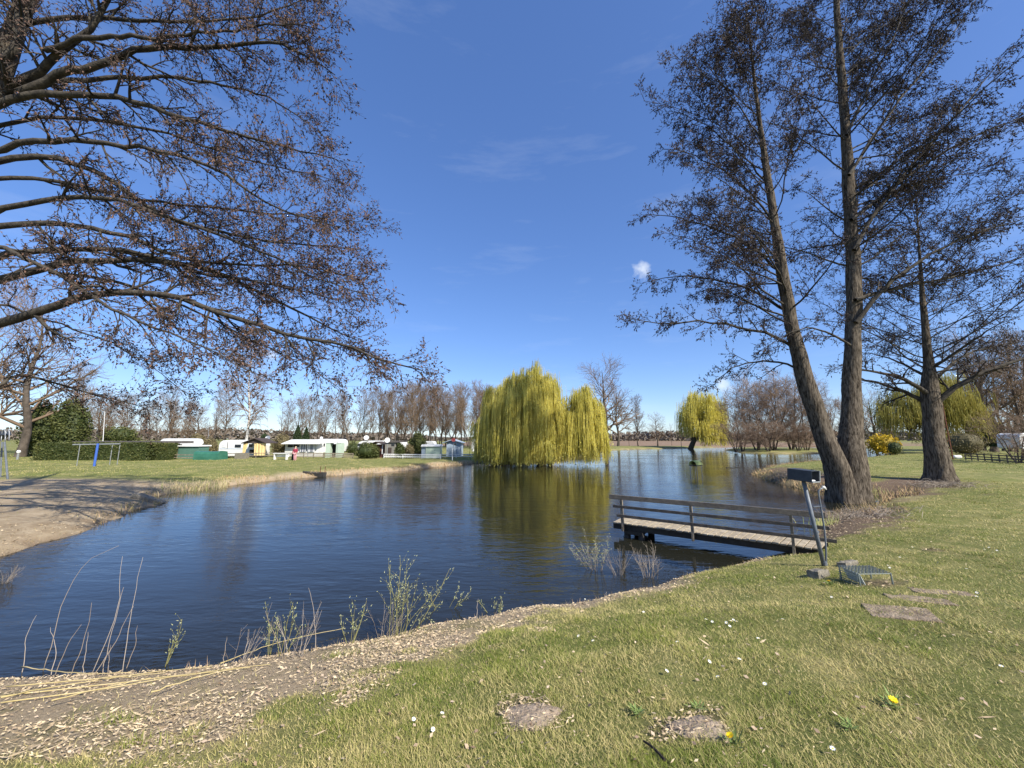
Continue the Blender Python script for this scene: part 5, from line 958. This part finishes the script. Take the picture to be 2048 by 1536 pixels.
n = 60000; x = r.uniform(-14, 10, n); y = r.uniform(4, 14, n); s = land(x, y); k = (s > .0) & (s < .28) & (r.random(n) < np.clip(.5 + .6 * fnoise(x, y, 3), .05, 1)); x, y = x[k], y[k]; n = len(x)
tufts('bank_fringe', 'fringe of short dry blades along the near water edge', n, x, y, r.uniform(.03, .13, n), np.full(n, .003), r.beta(.7, 1.3, n), 'shore')
n = 60000; y = np.exp(r.uniform(math.log(26), math.log(62), n)); x = r.uniform(-1.45, 1.45, n) * y; s = land(x, y); dry, sand, lit, field = zones(x, y, s); k = (s > .6) & (sand < .3); x, y = x[k], y[k]; n = len(x); pt = .7 * fnoise(x, y, .6) + .6 * fnoise(x, y, 1.9)
tufts('lawn_tufts', 'short lawn grass on the far campsite lawn', n, x, y, r.uniform(.03, .085, n), .006 + .0006 * y, np.clip(r.beta(.6, .9, n) + .3 * pt, 0, 1), 'grass')
# straw and chips on the bank
n = 170000; rad = np.exp(r.uniform(math.log(2.2), math.log(20), n)); th_ = r.uniform(-1.05, .95, n); x, y = rad * np.sin(th_), rad * np.cos(th_); s = land(x, y); dry, sand, lit, field = zones(x, y, s); k = (s > -.03) & (r.random(n) < np.clip(dry * np.clip(.65 + .5 * fnoise(x, y, 2.2) + .3 * fnoise(x, y, 6), .25, 1.2) + lit * .8 + .008, 0, 1)); x, y, s, rad = x[k], y[k], s[k], rad[k]; n = len(x); z = terrain(x, y, s) + .008 + .02 * r.random(n)
a = np.where(r.random(n) < .5, r.normal(size=n) * .45 + .1, r.uniform(0, 6.28, n)); L = r.uniform(.004, .02, n) * (1 + .03 * rad) * np.where(r.random(n) < .08, 3.0, 1.); d = np.stack([np.cos(a), np.sin(a), r.normal(size=n) * .22], -1) * L[:, None]; c0 = np.stack([x, y, z], -1)
MB().leaves(c0, d, np.cross(norm(d), np.array([0, 0, 1.]) + r.normal(size=(n, 3)) * .5) * (.0016 + .00035 * rad)[:, None] * r.uniform(.6, 2.2, n)[:, None], tint=r.random(n)).build('straw_litter', M['straw'], kind='stuff')['label'] = 'dry straw and reed litter strewn along the bank'
n = 5200; rad = np.exp(r.uniform(math.log(1.9), math.log(22), n)); th_ = r.uniform(-1.0, 1.0, n); x, y = rad * np.sin(th_), rad * np.cos(th_); s = land(x, y); dry, sand, lit, field = zones(x, y, s); k = (s > 0) & (r.random(n) < np.clip(.16 + .7 * dry + lit, 0, 1)); x, y, s, rad = x[k], y[k], s[k], rad[k]; n = len(x); z = terrain(x, y, s) + .02
q = norm(r.normal(size=(n, 3)) + np.array([0, 0, 2.5])); e1 = norm(np.cross(q, r.normal(size=(n, 3)))); e2 = np.cross(q, e1); sz = (r.uniform(.008, .022, n) * (1 + .03 * rad))[:, None]
MB().leaves(np.stack([x, y, z], -1), e1 * sz, e2 * sz * .6, tint=r.random(n)).build('leaf_litter', M['leaf'], kind='stuff')['label'] = 'scattered curled dead leaves on the lawn and bank'
# molehills
for px, py, rr, lb_ in ((1062, 1432, .2, 'pale flattened molehill in the foreground lawn'), (1400, 1456, .19, 'darker flattened molehill at the lower right lawn')):
    g = G(px, py); a = np.linspace(0, 2 * math.pi, 25)[:-1]; V = [g + (0, 0, .025)]; F = []
    for k, (f, hh) in enumerate(((.4, .022), (.75, .014), (1.1, -.02))):
        for j in a: q = rr * f * (1 + .12 * math.sin(3 * j + px) + .07 * math.sin(7 * j)); X_, Y_ = g[0] + q * math.cos(j) * 1.15, g[1] + q * math.sin(j) * .9; V.append((X_, Y_, ground_z(X_, Y_) + hh * (1 + .3 * math.sin(5 * j + k))))
    m = MB(); m.add(V, [[0, 1 + j, 1 + (j + 1) % 24] for j in range(24)], [[1 + 24 * k + j, 25 + 24 * k + j, 25 + 24 * k + (j + 1) % 24, 1 + 24 * k + (j + 1) % 24] for k in range(2) for j in range(24)]); single(m, 'molehill', M['earth'], g, lb_, 'molehill', smooth=True)
# daisies, one mesh shared between the flowers
def flower_mesh(nm, np_, R, mat, h, dome=0):
    m = MB(); 
    for k in range(np_):
        a = 6.283 * k / np_; d = np.array([math.cos(a), math.sin(a), .25]); w = np.array([-math.sin(a), math.cos(a), 0]); m.leaves([np.array([0, 0, h + dome * (k % 3) * .004]) + d * R * .55], [d * R * .5], [w * R * .28])
    return m.mesh(nm, M[mat])
dp, ds = flower_mesh('petals', 9, .014, 'petal', .03), MB().tubes([(0, 0, -.01), (.003, 0, .029)], .0012, 4).mesh('stem', M['rosette']); dc = MB().tubes([(0, 0, .029), (0, 0, .032), (0, 0, .0345)], [.005, .0048, .001], 7, True).mesh('disc', M['yolk'])
dais = [(825, 1450), (862, 1468), (882, 1443), (1188, 1292), (1133, 1282), (1160, 1280), (1170, 1205), (1288, 1232), (1317, 1230), (1398, 1200), (1412, 1248), (1426, 1253), (1455, 1253), (1466, 1249), (1475, 1254), (1494, 1263), (1484, 1278), (1518, 1287), (1357, 1296), (1415, 1332), (1330, 1352), (1479, 1330), (1440, 1370), (1368, 1363), (1532, 1380), (1462, 1252), (1458, 1261), (1597, 1222), (1567, 1250), (1495, 1201), (1665, 1410 - 210), (1780, 1200 - 60), (1838, 1047), (1845, 1060), (1858, 1061), (1972, 1054), (1990, 1064), (1980, 1100), (1966, 1103), (1986, 1111), (1945, 1080), (1968, 1137), (1820, 1152), (1777, 1137), (1818, 1105), (1822, 1098), (1787, 1101), (1955, 1202), (1935, 1160), (1955, 1191), (1667, 1513), (2005, 1345), (2003, 1227), (1975, 1195), (1935, 1145), (1800, 1120), (1995, 1105), (1930, 1055), (2030, 1078), (2040, 1095)]
for k, (px, py) in enumerate(dais):
    g = G(px, py); q = {825: 'leftmost daisy of three left of the pale molehill', 862: 'lowest daisy of three left of the pale molehill', 882: 'rightmost daisy of three left of the pale molehill', 2005: 'white daisy by the right edge of the foreground lawn', 1667: 'white daisy at the bottom edge between the two lower dandelions'}.get(px)
    if q: gr = 'single daisies in the foreground'
    elif 1400 < px < 1500 and 1244 < py < 1266: q, gr = 'white daisy in the tight cluster at the middle of the lawn', 'tight daisy cluster'
    elif px > 1750: q, gr = 'white daisy in the right lawn beyond the paving slabs', 'daisies beyond the slabs'
    else: q, gr = 'white daisy scattered on the lawn between molehills and jetty', 'scattered daisies mid lawn'
    t = thing('daisy', q, 'daisy', g + (0, 0, .01), gr); s = 1.05 + .03 * g[1]; t.scale = (s, s, s); t.rotation_euler = (.35 * math.sin(k * 1.7) + .3, .3 * math.cos(k * 2.3), k)
    for nm, me in (('petals', dp), ('disc', dc), ('stem', ds)): o = bpy.data.objects.new(nm, me); C.objects.link(o); o.parent = t
dd, dl = flower_mesh('petals', 26, .024, 'yolk', .045, 1), None
m = MB()
for k in range(26):
    a = k * 2.4; q = .018 + .03 * (k % 5) / 5; d = np.array([math.cos(a), math.sin(a), .35 + .3 * (k % 3)]); m.leaves([d * q + np.array([math.cos(k * 1.3) * .02, math.sin(k * 1.9) * .02, .004])], [d * q * .8], [np.array([-math.sin(a), math.cos(a), 0]) * .007], tint=[.2 + .2 * (k % 5)])
dl = m.mesh('leaf_rosette', M['rosette'])
for px, py, s, lb_ in ((1784, 1417, 1.15, 'larger yellow dandelion in the lower right lawn'), (1468, 1497, 1.0, 'yellow dandelion near the bottom edge of the lawn'), (1662, 1174, 1.3, 'yellow dandelion beside the concrete block and wire rack')):
    g = G(px, py); t = thing('dandelion', lb_, 'dandelion', g + (0, 0, .01), 'dandelions in the lawn'); t.scale = (s, s, s); t.rotation_euler = (.35, .1, px)
    for nm, me in (('petals', dd), ('leaf_rosette', dl)): o = bpy.data.objects.new(nm, me); C.objects.link(o); o.parent = t
for k, (px, py) in enumerate(((1700, 1462), (1275, 1432), (1395, 1420), )):
    g = G(px, py); t = thing('leaf_rosette', ['weed rosette right of the two molehills', 'weed rosette between the two molehills', 'bright weed rosette above the darker molehill', 'green weed tuft at the edge of the straw bank', 'green weed patch in the straw at lower left'][k], 'weed', g + (0, 0, .012)); t.scale = (.95, .95, .6) if k < 3 else (2.2, 1.6, 1.2); t.rotation_euler = (0, 0, k)
    o = bpy.data.objects.new('leaves', dl); C.objects.link(o); o.parent = t
for k, (px, py, lb_) in enumerate(((680, 1312, 'green grass tuft at the edge of the straw bank below the small shoots'), (245, 1440, 'green grass tuft in the straw at lower left'), (270, 1490, 'lower green grass tuft in the straw near the bottom left'))):
    rt = rng_(300 + k); g = G(px, py); n = 170; a = rt.normal(size=(n, 2)) * (.13, .06); x, y = g[0] + a[:, 0], g[1] + a[:, 1]; z = terrain(x, y); hh = rt.uniform(.03, .075, n); an = rt.uniform(0, 6.28, n); P0 = np.stack([x, y, z - .005], -1); d = np.stack([np.cos(an) * .7, np.sin(an) * .7, np.ones(n)], -1) * hh[:, None]; w = np.stack([-np.sin(an), np.cos(an), 0 * an], -1) * .003
    tt = thing('grass_tuft', lb_, 'grass tuft', g); MB().add(np.stack([P0 - w, P0 + w, P0 + d], 1).reshape(-1, 3), np.arange(3 * n).reshape(-1, 3), tint=np.repeat(rt.uniform(0, .35, n), 3)).build('blades', M['grass'], tt, kind='stuff')
g = G(1300, 1500); a, b_ = G(1288, 1490), G(1330, 1532); single(MB().tubes(resample([a + (0, 0, .02), (a + b_) / 2 + (0, .01, .03), b_ + (0, 0, .02)], 8), np.linspace(.006, .009, 8), 6, True), 'fallen_stick', M['twig'], a, 'dark fallen stick at the bottom of the lawn', 'stick')
